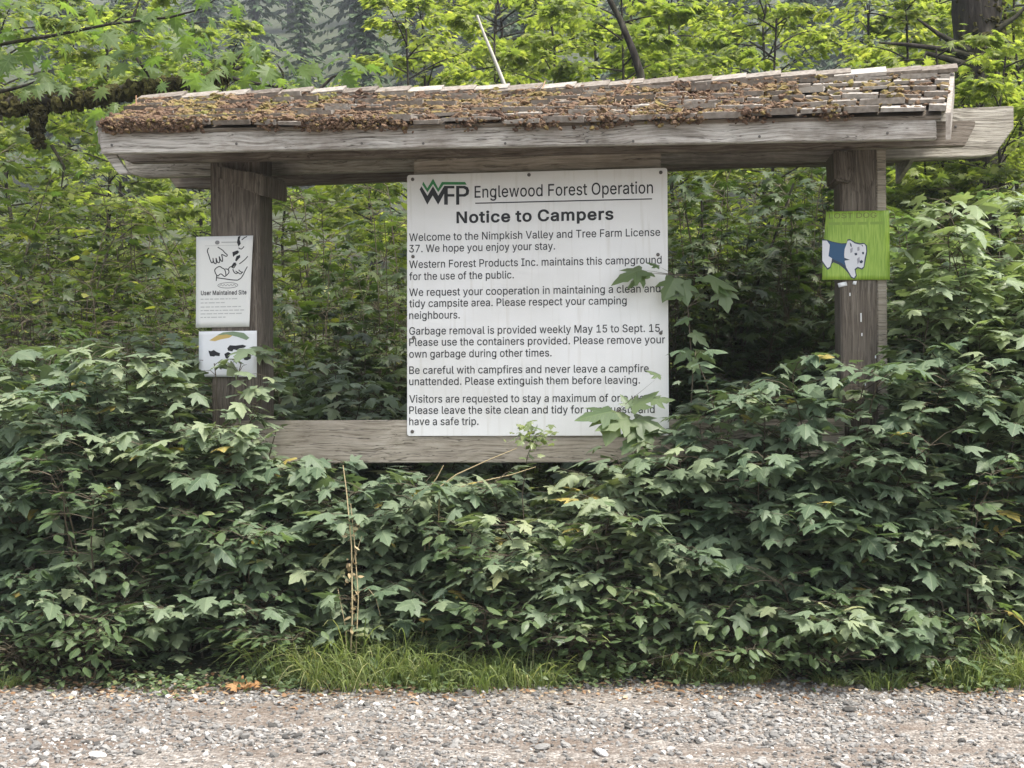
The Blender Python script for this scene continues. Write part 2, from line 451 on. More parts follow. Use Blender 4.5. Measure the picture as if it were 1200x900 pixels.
def hgt(x, y):
    """terrain height: flat road, a low bank, rolling floor, then the far hillside"""
    x = np.asarray(x, float); y = np.asarray(y, float)
    h = 0.05 * np.clip((y - 5.35) / 0.5, 0, 1) + 0.10 * np.clip((y - 6.5) / 3, 0, 1)
    h = h + 0.9 * np.clip((y - 9) / 12, 0, 1) ** 1.3
    h = h + np.clip(y - 26, 0, None) * 0.16 + np.clip(y - 55, 0, None) * 0.33
    h = h + 0.03 * np.sin(x * 1.7 + y * 0.6) * np.clip((y - 5.6) / 2, 0, 1)
    h = h + np.clip((y - 30) / 60, 0, 1) * 4 * (np.sin(x * 0.05 + 1.2) + np.cos(x * 0.023 + y * 0.02))
    return h


def build_ground():
    xs = np.concatenate([np.linspace(-150, -12, 20), np.linspace(-11, 11, 90), np.linspace(12, 150, 20)])
    ys = np.concatenate([np.linspace(-60, -6, 10), np.linspace(-5, 14, 76), np.linspace(15, 60, 30), np.linspace(64, 190, 30)])
    X, Y = np.meshgrid(xs, ys)
    Z = hgt(X, Y)
    v = np.stack([X, Y, Z], -1).reshape(-1, 3)
    nx, ny = len(xs), len(ys)
    q = [(j * nx + i, j * nx + i + 1, (j + 1) * nx + i + 1, (j + 1) * nx + i) for j in range(ny - 1) for i in range(nx - 1)]
    g = G(); g.quads(v, q)
    o = g.build('ground', M['ground'], smooth=True)
    tag(o, kind='structure')
    # the gravel road in front, its far edge ragged
    g = G()
    xs = np.linspace(-40, 40, 400)
    e = 5.30 + 0.05 * np.sin(xs * 2.1) + 0.04 * np.sin(xs * 5.3 + 1) + 0.035 * np.sin(xs * 11.7 + 2) + rng.uniform(-0.02, 0.02, len(xs))
    rows = [np.full_like(xs, -8.0), np.full_like(xs, 0.0), np.full_like(xs, 4.0), e - 0.15, e]
    zz = [0.006, 0.006, 0.006, 0.006, 0.0045]
    v = np.concatenate([np.stack([xs, r, np.full_like(xs, z) + (hgt(xs, r) if z < 0.005 else 0)], -1) for r, z in zip(rows, zz)])
    n = len(xs)
    q = [(k * n + i, k * n + i + 1, (k + 1) * n + i + 1, (k + 1) * n + i) for k in range(len(rows) - 1) for i in range(n - 1)]
    g.quads(v, q)
    tag(g.build('gravel_road', M['road']), kind='structure')


build_ground()


def ico(sub=0):
    import bmesh
    bm = bmesh.new()
    bmesh.ops.create_icosphere(bm, subdivisions=sub + 1, radius=1.0)
    v = np.array([p.co[:] for p in bm.verts]); t = np.array([[w.index for w in f.verts] for f in bm.faces])
    bm.free()
    return v, t


ICO0, ICO1, ICO2 = ico(0), ico(1), ico(2)


def blobs(g, P, S, base, rnd, squash=(0.5, 0.8), jit=0.28, normal=None):
    """many irregular lumps at P (N,3) with radius S (N,)"""
    v0, t0 = base
    N = len(P)
    k = len(v0)
    V = np.repeat(v0[None], N, 0) * (1 + rng.uniform(-jit, jit, (N, k, 1)))
    V *= np.stack([rng.uniform(0.7, 1.3, N), rng.uniform(0.7, 1.3, N), rng.uniform(*squash, N)], -1)[:, None, :]
    a = rng.uniform(0, 2 * np.pi, N); c, s = np.cos(a), np.sin(a)
    X = V[:, :, 0] * c[:, None] - V[:, :, 1] * s[:, None]
    Y = V[:, :, 0] * s[:, None] + V[:, :, 1] * c[:, None]
    tl = rng.uniform(-0.4, 0.4, N)
    Z = V[:, :, 2] * np.cos(tl)[:, None] + X * np.sin(tl)[:, None]
    V = np.stack([X, Y, Z], -1) * np.asarray(S)[:, None, None] + np.asarray(P)[:, None, :]
    T = t0[None] + (np.arange(N) * k)[:, None, None]
    A = np.zeros((N, k, 3)); A[:, :, 2] = np.asarray(rnd)[:, None]
    g.add(V.reshape(-1, 3), T.reshape(-1, 3), A.reshape(-1, 3))


def edge_y(x):
    return 5.30 + 0.05 * np.sin(x * 2.1) + 0.04 * np.sin(x * 5.3 + 1) + 0.035 * np.sin(x * 11.7 + 2)


def build_gravel():
    g = G()
    # fine stones everywhere in the near strip, thinning to the sides
    N = 34000
    x = rng.uniform(-2.9, 2.9, N); y = rng.uniform(3.7, 5.55, N)
    s = np.clip(rng.lognormal(np.log(0.0056), 0.48, N), 0.0025, 0.018)
    keep = (y < edge_y(x) + rng.normal(0, 0.11, N) - 0.02)
    soil = np.sin(x * 2.3 + 0.7) * np.sin(y * 9.0 + x * 1.1) + 0.5 * np.sin(x * 5.1) + 0.9 * (y < 4.42)
    keep &= rng.random(N) > np.clip((soil - 0.35) * 1.2, 0, 0.72)
    x, y, s = x[keep], y[keep], s[keep]
    rnd = np.clip(rng.normal(0.47, 0.25, len(x)), 0, 1)
    blobs(g, np.stack([x, y, 0.006 + s * 0.25], -1), s, ICO0, rnd)
    N = 2600
    x = rng.uniform(-7, 7, N); y = rng.uniform(1.0, 5.3, N)
    s = np.clip(rng.lognormal(np.log(0.0078), 0.45, N), 0.004, 0.022)
    rnd = np.clip(rng.normal(0.55, 0.22, N), 0, 1)
    blobs(g, np.stack([x, y, 0.006 + s * 0.25], -1), s, ICO0, rnd)
    o = g.build('gravel', M['stone'])
    tag(o, 'pale grey and pinkish loose gravel covering the road', 'gravel', kind='stuff')


build_gravel()

# ---------------------------------------------------------------- leaf templates
def tmpl(outline, mid, tris, fold, droop, curl=0.0):
    """half outline (x>=0) + midrib, mirrored; returns verts, tris"""
    o = np.array(outline, float); m = np.array([(0, y) for y in mid], float)
    nm, no = len(m), len(o)
    v2 = np.concatenate([m, o, o * [-1, 1]])
    T = []
    for t in tris:
        r = [(('m', i[1]) if i[0] == 'm' else i) for i in t]
        right = [i[1] if i[0] == 'm' else nm + i[1] for i in r]
        left = [i[1] if i[0] == 'm' else nm + no + i[1] for i in r]
        T.append(right); T.append(left[::-1])
    x, y = v2[:, 0], v2[:, 1]
    z = -fold * np.abs(x) - droop * y * y - curl * x * x
    return np.stack([x, y, z], -1), np.array(T), np.stack([x, y, np.zeros_like(x)], -1)


def m_(i): return ('m', i)
def o_(i): return ('o', i)


CUR_O = [(0.17, -0.10), (0.40, -0.10), (0.36, 0.07), (0.31, 0.15), (0.50, 0.27), (0.60, 0.52), (0.40, 0.45), (0.23, 0.42), (0.30, 0.62), (0.19, 0.74), (0.12, 0.90)]
CUR_M = [0.0, 0.2, 0.45, 0.72, 1.08]
CUR_T = [(m_(0), o_(0), o_(1)), (m_(0), o_(1), o_(2)), (m_(0), o_(2), o_(3)), (m_(0), o_(3), m_(1)), (m_(1), o_(3), o_(4)),
         (m_(1), o_(4), o_(5)), (m_(1), o_(5), o_(6)), (m_(1), o_(6), o_(7)), (m_(1), o_(7), m_(2)), (m_(2), o_(7), o_(8)),
         (m_(2), o_(8), o_(9)), (m_(2), o_(9), m_(3)), (m_(3), o_(9), o_(10)), (m_(3), o_(10), m_(4))]
CUR = [tmpl(CUR_O, CUR_M, CUR_T, f, d, c) for f, d, c in ((0.16, 0.10, 0.15), (0.28, 0.20, 0.1), (0.06, 0.28, 0.25))]
OV_O = [(0.16, 0.12), (0.27, 0.36), (0.24, 0.62), (0.12, 0.84)]
OV_M = [0.0, 0.35, 0.65, 1.0]
OV_T = [(m_(0), o_(0), m_(1)), (m_(1), o_(0), o_(1)), (m_(1), o_(1), m_(2)), (m_(2), o_(1), o_(2)), (m_(2), o_(2), o_(3)), (m_(2), o_(3), m_(3))]
OVA = [tmpl(OV_O, OV_M, OV_T, f, d) for f, d in ((0.25, 0.15), (0.1, 0.3))]
PAL_O = [(0.28, -0.14), (0.16, 0.06), (0.52, 0.10), (0.24, 0.26), (0.62, 0.50), (0.24, 0.46), (0.34, 0.80), (0.14, 0.62)]
PAL_M = [0.0, 0.25, 0.55, 1.05]
PAL_T = [(m_(0), o_(0), o_(1)), (m_(0), o_(1), m_(1)), (m_(1), o_(1), o_(2)), (m_(1), o_(2), o_(3)), (m_(1), o_(3), o_(4)), (m_(1), o_(4), o_(5)),
         (m_(1), o_(5), m_(2)), (m_(2), o_(5), o_(6)), (m_(2), o_(6), o_(7)), (m_(2), o_(7), m_(3))]
PAL = [tmpl(PAL_O, PAL_M, PAL_T, f, d, c) for f, d, c in ((0.15, 0.2, 0.1), (0.05, 0.35, 0.3))]


def put_leaves(g, P, D, N, S, temps, rnd, rg):
    """leaves with base P, along D, facing N (all (n,3)), size S"""
    P, D, N, S, rnd = (np.asarray(a, float) for a in (P, D, N, S, rnd))
    D = D / (np.linalg.norm(D, axis=1, keepdims=True) + 1e-9)
    N = N - D * (N * D).sum(1, keepdims=True)
    N = N / (np.linalg.norm(N, axis=1, keepdims=True) + 1e-9)
    X = np.cross(D, N)
    pick = rg.integers(0, len(temps), len(P))
    for k, (tv, tt, tl) in enumerate(temps):
        i = np.where(pick == k)[0]
        if not len(i): continue
        sx = rg.uniform(0.85, 1.15, len(i)) * S[i]
        zz = rg.uniform(0.4, 1.6, len(i))
        V = (P[i][:, None, :] + X[i][:, None, :] * (tv[None, :, 0] * sx[:, None])[..., None]
             + D[i][:, None, :] * (tv[None, :, 1] * S[i][:, None])[..., None]
             + N[i][:, None, :] * (tv[None, :, 2] * (S[i] * zz)[:, None])[..., None])
        A = np.repeat(tl[None], len(i), 0).copy(); A[:, :, 2] = rnd[i][:, None]
        T = tt[None] + (np.arange(len(i)) * len(tv))[:, None, None]
        g.add(V.reshape(-1, 3), T.reshape(-1, 3), A.reshape(-1, 3))


class Leaves:
    def __init__(self): self.P, self.D, self.N, self.S = [], [], [], []
    def add(self, p, d, n, s):
        self.P.append(p); self.D.append(d); self.N.append(n); self.S.append(s)


def dirv(az, el):
    return np.array([math.cos(az) * math.cos(el), math.sin(az) * math.cos(el), math.sin(el)])


def cane_bush(seed, H, Rad, nst, size, nodes=8, front=0.0, keep=None, temps=CUR, loc=(0, 0, 0), rmin=0.1, name='cane', spread=1.0, twig=(0.07, 0.24), el=(-0.55, 0.30), outw=0.45, t0=0.12):
    """arching canes with leafy side twigs; returns (leaf mesh, stem mesh)"""
    rg = np.random.default_rng(seed)
    gs, gl, L = G(), G(), Leaves()
    TW, PT = [], []
    for i in range(nst):
        az = rg.uniform(0, 2 * np.pi)
        r = Rad * math.sqrt(rg.uniform(rmin, 1.0))
        h = H * rg.uniform(0.50, 1.0) * (1 - 0.22 * (r / Rad) ** 2)
        if rg.random() < 0.25: h *= 0.6
        b = np.array([0.16 * Rad * math.cos(az) + rg.normal(0, 0.03), 0.16 * Rad * math.sin(az) + rg.normal(0, 0.03), 0.0])
        tip = np.array([r * math.cos(az), r * math.sin(az) - front * rg.random(), h])
        midp = np.array([0.42 * r * math.cos(az), 0.42 * r * math.sin(az), h * rg.uniform(0.75, 1.0)])
        c = bez(b, midp, tip, 9)
        c[1:-1] += rg.normal(0, 0.008, (7, 3))
        if keep is not None:
            kk = keep(c + np.array(loc), None)
            nk = 9 if kk.all() else max(int(np.argmin(kk)), 0)
        else: nk = 9
        if nk >= 3: tube(gs, c[:nk], np.linspace(0.0055, 0.0018, 9)[:nk], 5)
        for t in np.linspace(t0, 1.0, nodes):
            k = min(int(t * 8), 7); u = t * 8 - k
            p = c[k] * (1 - u) + c[k + 1] * u
            for side in ((1, -1) if t < 0.99 else (0, 1, -1)):
                ta = az + side * rg.uniform(0.7, 1.9) + rg.normal(0, 0.4)
                tl = rg.uniform(*twig) * (1.15 - 0.45 * t) * spread
                q = p + dirv(ta, rg.uniform(-0.15, 0.5)) * tl
                TW.append((p, q))
                nl = rg.integers(2, 4)
                for j in range(nl):
                    w = 1.0 if j == 0 else rg.uniform(0.35, 0.9)
                    pp = p * (1 - w) + q * w
                    la = ta + (0 if j == 0 else rg.choice([-1, 1]) * rg.uniform(0.5, 1.3)) + rg.normal(0, 0.25)
                    pe = pp + dirv(la, rg.uniform(0.0, 0.5)) * rg.uniform(0.02, 0.05)
                    s = size * rg.choice([0.45, 0.7, 0.9, 1.0, 1.15, 1.3]) * rg.uniform(0.9, 1.1) * (1.0 if t > 0.25 else 0.8)
                    e = rg.uniform(*el)
                    if rg.random() < outw: la = math.atan2(pe[1] - 0.15 * Rad * 0, pe[0]) + rg.normal(0, 0.75)
                    n = np.array([0, 0, 1.0]) + rg.normal(0, 0.26, 3)
                    L.add(pe, dirv(la, e), n, s)
                    PT.append((pp, pe))
    P = np.array(L.P); D = np.array(L.D); N = np.array(L.N); S = np.array(L.S)
    ok = P[:, 2] > 0.02
    if keep is not None:
        Pw = P + D * S[:, None] * 0.5 + np.array(loc)
        ok &= keep(Pw, S)
    for i in np.where(ok)[0]:
        pp, pe = PT[i]
        gs.add([pp - [0, 0, 0.0015], pp + [0, 0, 0.0015], pe], [(0, 1, 2)])
    tq = np.array([q for p, q in TW])
    tk = np.ones(len(TW), bool) if keep is None else keep(tq + np.array(loc), None) & keep((tq + np.array([p for p, q in TW])) / 2 + np.array(loc), None)
    for (p, q), o_k in zip(TW, tk):
        if o_k: tube(gs, np.stack([p, (p + q) / 2 + [0, 0, 0.012], q]), [0.002, 0.0016, 0.001], 3)
    P, D, N, S = P[ok], D[ok], N[ok], S[ok]
    rnd = np.clip(rg.beta(2.0, 2.6, len(P)), 0, 1) * 0.85
    rnd[rg.random(len(P)) < 0.012] = 2.0
    put_leaves(gl, P, D, N, S, temps, rnd, rg)
    return gl.mesh(name + '_leaves'), gs.mesh(name + '_stems')


# ---------------------------------------------------------------- the notice shelter
shelter = empty('notice_shelter', KL.to_translation(), R(-6.0))
tag(shelter, 'weathered timber notice shelter with a mossy shake roof on two posts', 'shelter')


def poly(pxs, ly):
    return [K(x, y, ly) for x, y in pxs]


def zline(px, py, ly):
    return K(px, py, ly).z


# posts (local front face y = 0)
pl0, pl1 = K(247, 330, 0).x, K(305, 330, 0).x
pr0, pr1 = K(985, 330, 0).x, K(1028, 330, 0).x
pr2 = K(1040, 330, 0).x
Z_B = 2.27
box('post', pl0, pl1, 0.0, 0.215, -0.05, 2.42, M['post'], shelter, 0.008)
box('post', pr0, pr1, 0.0, 0.20, -0.05, 2.44, M['post'], shelter, 0.008)
box('side_board', pr1 + 0.002, pr2, 0.012, 0.17, -0.05, 2.40, M['rail'], shelter, 0.004)
# low rail
ra = K(268, 493, -0.04); rb = K(990, 491, -0.04); rc = K(990, 541, -0.04); rd = K(268, 543, -0.04)
prism('rail', [ra, rb, rc, rd], 0.038, M['rail'], shelter)
# beams: front (on the post faces), middle (behind the posts), rear
prism('front_beam', poly([(129, 160), (1143, 141), (1143, 147), (1131, 171), (990, 174.5), (153, 191), (137, 183)], -0.045), 0.043, M['beam'], shelter)
mb = poly([(138, 168), (1188, 124), (1188, 150), (1166, 181), (1140, 184), (600, 196), (170, 208), (150, 203)], 0.225)
prism('middle_beam', mb, 0.05, M['beam_grey'], shelter)
prism('rear_beam', poly([(190, 196), (1146, 166), (1141, 184), (1103, 187), (245, 221), (206, 220)], 0.60), 0.045, M['beam'], shelter)
prism('fascia', poly([(116.5, 153), (1097, 136), (1098, 163), (118, 180)], -0.455), 0.036, M['fascia'], shelter)
prism('fascia_end', poly([(113.5, 156), (119, 178), (139, 204), (151, 204), (135, 180), (131, 156)], -0.40), 0.03, M['fascia'], shelter, bevel=0.002)
# upright backing boards that carry the sign, and a top backing board
sx0, sx1 = K(477, 300, -0.05).x, K(783, 300, -0.05).x
zt, zb = K(630, 200, -0.05).z, K(630, 511, -0.05).z
box('backing_board', sx0 + 0.03, sx1 - 0.03, -0.020, -0.002, zt - 0.10, zt + 0.075, M['rail'], shelter, 0.003)
box('batten', sx0 + 0.10, sx0 + 0.19, -0.040, -0.021, zb + 0.02, zt - 0.02, M['beam'], shelter, 0.003)
box('batten', sx1 - 0.19, sx1 - 0.10, -0.040, -0.021, zb + 0.02, zt - 0.02, M['beam'], shelter, 0.003)
# brackets carrying the beams at each post
o = prism('bracket', poly([(252, 194), (304, 203), (308, 205), (308, 230), (300, 227), (254, 208)], -0.050), 0.22, M['post'], shelter, axis=(0.25, 1, 0))  # darker post wood stands in for the shadow on this bracket
o = prism('bracket', poly([(977, 176), (998, 176), (1001, 197), (997, 214), (978, 211)], -0.05), 0.26, M['post'], shelter, bevel=0.008)

for (x, y) in ((131, 170), (277, 168.5), (424, 168), (496, 168), (592, 168), (688, 166), (742, 165.5), (890, 160), (1040, 156), (1120, 148)):
    c = np.array(K(x, y, -0.4565 if x < 1100 else -0.0465))
    g = G(); tube(g, [c + [0, 0.002, 0], c + [0, -0.0015, 0]], 0.006, 8); tube(g, [c + [0, -0.0015, 0], c + [0, -0.0025, 0]], [0.006, 0.0001], 8)
    g.build('nail', M['screw'], shelter)
# ---- roof
E0, E1 = K(118, 152, -0.47), K(1107, 135.5, -0.47)
R0, R1 = K(178, 121, 0.12), K(1112, 89, 0.12)


def roof_pt(s, t, back=False):
    e0, e1 = np.array(E0), np.array(E1)
    r0, r1 = np.array(R0), np.array(R1)
    if back:
        e0 = e0.copy(); e1 = e1.copy()
        e0[1] = 2 * r0[1] - e0[1]; e1[1] = 2 * r1[1] - e1[1]
        e0[0] += 0.05; e1[0] += 0.02
    a = e0 * (1 - s) + e1 * s
    b = r0 * (1 - s) + r1 * s
    p = a * (1 - t) + b * t
    p[2] += -0.012 * math.sin(math.pi * s) + 0.006 * math.sin(9 * s)      # sagging line
    return p


def roof_frame(back=False):
    u = roof_pt(1, 0.5, back) - roof_pt(0, 0.5, back); u /= np.linalg.norm(u)
    w = roof_pt(0.5, 1, back) - roof_pt(0.5, 0, back); w /= np.linalg.norm(w)
    n = np.cross(u, w); n /= np.linalg.norm(n)
    if n[2] < 0: n = -n
    return u, w, n


roof = empty('roof', (0, 0, 0), 0, shelter)
for back in (False, True):
    u, w, n = roof_frame(back)
    g = G()
    # sheathing under the shakes
    v = []
    for dz in (-0.004, -0.022):
        for (s, t) in ((0.004, 0.01), (0.996, 0.01), (0.996, 1.0), (0.004, 1.0)):
            v.append(roof_pt(s, t, back) + n * dz)
    g.quads(v, BOXQ)
    g.build('sheathing', M['beam'], roof)
    g = G()
    rows = 6
    rg = np.random.default_rng(31 + back)
    Lr = np.linalg.norm(np.array(E1) - np.array(E0))
    for row in range(rows):
        s = -0.004
        while s < 1.0:
            wd = rg.uniform(0.09, 0.20) / Lr
            s1 = min(s + wd, 1.003)
            t0 = row / rows - 0.02 + rg.normal(0, 0.012)
            t1 = min(t0 + 1.6 / rows, 1.0)
            th = rg.uniform(0.014, 0.028)
            lift = rg.uniform(0.0, 0.006) + (0.012 if rg.random() < 0.08 else 0)
            sk = rg.normal(0, 0.004)
            gap = 0.002 / Lr * rg.uniform(1, 5)
            a0 = roof_pt(s + gap, t0, back); a1 = roof_pt(s1 - gap, t0 + sk, back)
            b1 = roof_pt(s1 - gap, t1, back); b0 = roof_pt(s + gap, t1, back)
            base = 0.016
            q = [a0 + n * (base + lift), a1 + n * (base + lift + rg.normal(0, 0.003)), b1 + n * 0.001, b0 + n * 0.001,
                 a0 + n * (base + lift + th), a1 + n * (base + lift + th + rg.normal(0, 0.003)), b1 + n * 0.006, b0 + n * 0.006]
            c = np.clip(rg.normal(0.55, 0.16), 0, 1)
            if not back and s > 0.8: c = min(1, c + 0.15)
            g.quads(q, BOXQ, (0, 0, c))
            s = s1
    g.build('shakes', M['shake'], roof)
# ridge cap boards, lapped like stairs
g = G()
rg = np.random.default_rng(5)
nc = 24
uF, wF, nF = roof_frame(False); uB, wB, nB = roof_frame(True)
for i in range(nc):
    s0, s1 = i / nc - 0.012, (i + 1) / nc + 0.008
    c = np.clip(rg.normal(0.5, 0.22), 0, 1)
    l0, l1 = 0.020 + rg.uniform(0, 0.004), 0.034 + rg.uniform(0, 0.008)
    for back, wv, nv in ((False, wF, nF), (True, wB, nB)):
        p0, p1 = roof_pt(s0, 1.0, back), roof_pt(s1, 1.0, back)
        wd = 0.068 + rg.normal(0, 0.008)
        q = []
        for dz in (0.0, 0.017):
            q += [p0 - wv * wd + nv * (l0 * 0.8 + dz), p1 - wv * wd + nv * (l1 * 0.8 + dz), p1 + nv * (l1 + dz), p0 + nv * (l0 + dz)]
        g.quads(q, BOXQ, (0, 0, c))
g.build('ridge_cap', M['shake'], roof)
# rake boards on both gable ends
for s, nm in ((1.0, 1), (0.0, -1)):
    for back in (False, True):
        u, w, n = roof_frame(back)
        p0, p1 = roof_pt(s, -0.01, back), roof_pt(s, 1.0, back)
        off = u * nm * (0.004 if not back else 0.005)
        th = u * nm * 0.02
        if s == 0.0 and not back: p0, p1 = p0 + w * 0.03, p1
        g = G()
        d = np.array([0, 0, -0.10]) if s == 1.0 else np.array([0, 0, -0.07])
        q = [p0 + off, p1 + off, p1 + off + th, p0 + off + th]
        q = [x + d for x in q] + [x + n * 0.012 for x in q]
        g.quads(q, BOXQ, (0, 0, 0.7))
        g.build('rake_board', M['shake'], roof)
# rafters
for s in np.linspace(0.04, 0.96, 6):
    for back in (False, True):
        u, w, n = roof_frame(back)
        p0, p1 = roof_pt(s, 0.22, back), roof_pt(s, 0.99, back)
        g = G()
        q = [p0 - u * 0.019, p0 + u * 0.019, p1 + u * 0.019, p1 - u * 0.019]
        q = [x - n * 0.075 for x in q] + [x - n * 0.023 for x in q]
        g.quads(q, BOXQ)
        g.build('rafter', M['beam'], roof)


def build_moss():
    g = G()
    N = 5200
    rg = np.random.default_rng(77)
    u, w, n = roof_frame(False)
    # patchiness: clumps gather along butts, thin out at the right end and near the ridge
    P, S, C = [], [], []
    cx = rg.uniform(0, 1, 60); ct = rg.uniform(0, 1, 60); cr = rg.uniform(0.02, 0.09, 60); chue = rg.normal(0.5, 0.22, 60)
    while len(P) < N:
        s = rg.uniform(0.0, 1.0); row = rg.integers(0, 6)
        t = row / 6 + 0.012 + abs(rg.normal(0, 0.06))
        dens = 0.30 + 0.4 * (t < 0.75)
        if s < 0.15: dens += 0.35
        if s > 0.70: dens *= 1.0 - 0.75 * min((s - 0.70) / 0.18, 1)
        d = ((s - cx) ** 2 * 5 + ((t - ct) * 0.18) ** 2) / cr ** 2
        near = d.min()
        if near > 1.0: dens *= 0.38
        if rg.random() > dens: continue
        h = chue[d.argmin()] if near < 1.5 else 0.3
        p = roof_pt(s, max(t, -0.02)) + n * (0.022 + rg.uniform(0, 0.012))
        P.append(p); S.append(rg.uniform(0.005, 0.014) * (1.9 if rg.random() < 0.25 else 1.0)); C.append(np.clip(h + rg.normal(0, 0.13), 0, 1))
    blobs(g, np.array(P), np.array(S), ICO1, np.array(C), (0.35, 0.8), 0.35)
    # fringe hanging over the eave
    P, S, C = [], [], []
    while len(P) < 1500:
        s = rg.uniform(0, 0.9)
        w_ = 0.5 + 0.5 * math.sin(s * 23 + 1.5 * math.sin(s * 51))
        if rg.random() > w_ ** 1.5 * (1.1 if s < 0.35 else 0.55): continue
        p = roof_pt(s, -0.025 + rg.uniform(0, 0.05)) + n * rg.uniform(0.0, 0.05)
        P.append(p + np.array([0, -0.005, -rg.uniform(0, 0.018)])); S.append(rg.uniform(0.004, 0.012)); C.append(np.clip(rg.normal(0.35, 0.2), 0, 1))
    blobs(g, np.array(P), np.array(S), ICO1, np.array(C), (0.5, 1.0), 0.35)
    tag(g.build('moss', M['moss'], roof), kind='stuff')
    # needles and twigs
    g = G()
    for i in range(3000):
        s = rg.uniform(0, 0.99); t = rg.uniform(-0.02, 0.97)
        if (s > 0.72 and rg.random() < 0.7) or (0.5 + 0.5 * math.sin(s * 31 + 2 * math.sin(s * 13)) * math.cos(t * 7 + s * 17) < rg.random() * 0.8): continue
        p = roof_pt(s, t) + n * rg.uniform(0.020, 0.042)
        a = rg.uniform(0, np.pi); ln = rg.uniform(0.008, 0.03) if i > 60 else rg.uniform(0.05, 0.14)
        wd = 0.0011 if i > 60 else 0.003
        d = (u * math.cos(a) + w * math.sin(a)) + n * rg.normal(0, 0.25)
        e = np.cross(d, n); e /= np.linalg.norm(e) + 1e-9
        c = rg.random()
        g.quads([p - e * wd, p + e * wd, p + d * ln + e * wd, p + d * ln - e * wd, p - n * 0.002, p - n * 0.002, p + d * ln - n * 0.002, p + d * ln - n * 0.002],
                [(0, 1, 2, 3), (0, 3, 7, 4), (1, 5, 6, 2)], (0, 0, c))
    tag(g.build('needle_litter', M['litter'], roof), kind='stuff')


build_moss()

# ---------------------------------------------------------------- the notice sign
SA, SB = K(477, 205, -0.048), K(782, 196.5, -0.048)
SD, SCn = K(477, 511, -0.048), K(784, 510.5, -0.048)
sx = (SB - SA).normalized()
sz = (SA - SD).normalized()
SW, SH = (SB - SA).length, (SA - SD).length
sign = empty('notice_sign', KL @ ((SD + SCn) * 0.5))
sign_M = KL @ Matrix(((sx.x, 0, sz.x, SD.x), (sx.y, 1, sz.y, SD.y), (sx.z, 0, sz.z, SD.z), (0, 0, 0, 1)))
sign_inv = Matrix.Translation(-(KL @ ((SD + SCn) * 0.5)))
tag(sign, 'large square white notice board to campers with black printed paragraphs', 'sign')


def sgn(u, v, off=0.0):
    """sign face: u,v in 0..1 from the top left; off = distance in front"""
    p = SA.lerp(SB, u).lerp(SD.lerp(SCn, u), v) + Vector((0, -off, 0))
    return sign_inv @ (KL @ p)


def board_mesh(name, fn, n=(0, 1, 0), th=0.006, mat=None, parent=None, rad=0.012):
    """rounded rectangle board from a uv->point function, thickness behind"""
    ru = rad / SW
    pts = []
    for cx, cy, a0 in ((1 - ru, ru, -90), (1 - ru, 1 - ru, 0), (ru, 1 - ru, 90), (ru, ru, 180)):
        for k in range(5):
            a = R(a0 + 22.5 * k)
            pts.append(fn(cx + ru * math.cos(a), cy + ru * math.sin(a)))
    ax = KL.to_3x3() @ Vector(n)
    return prism(name, pts, th, mat, parent, axis=ax, bevel=0.0012)


board_mesh('panel', lambda u, v: sgn(u, v, 0.0), mat=M['white_panel'], parent=sign)


import json
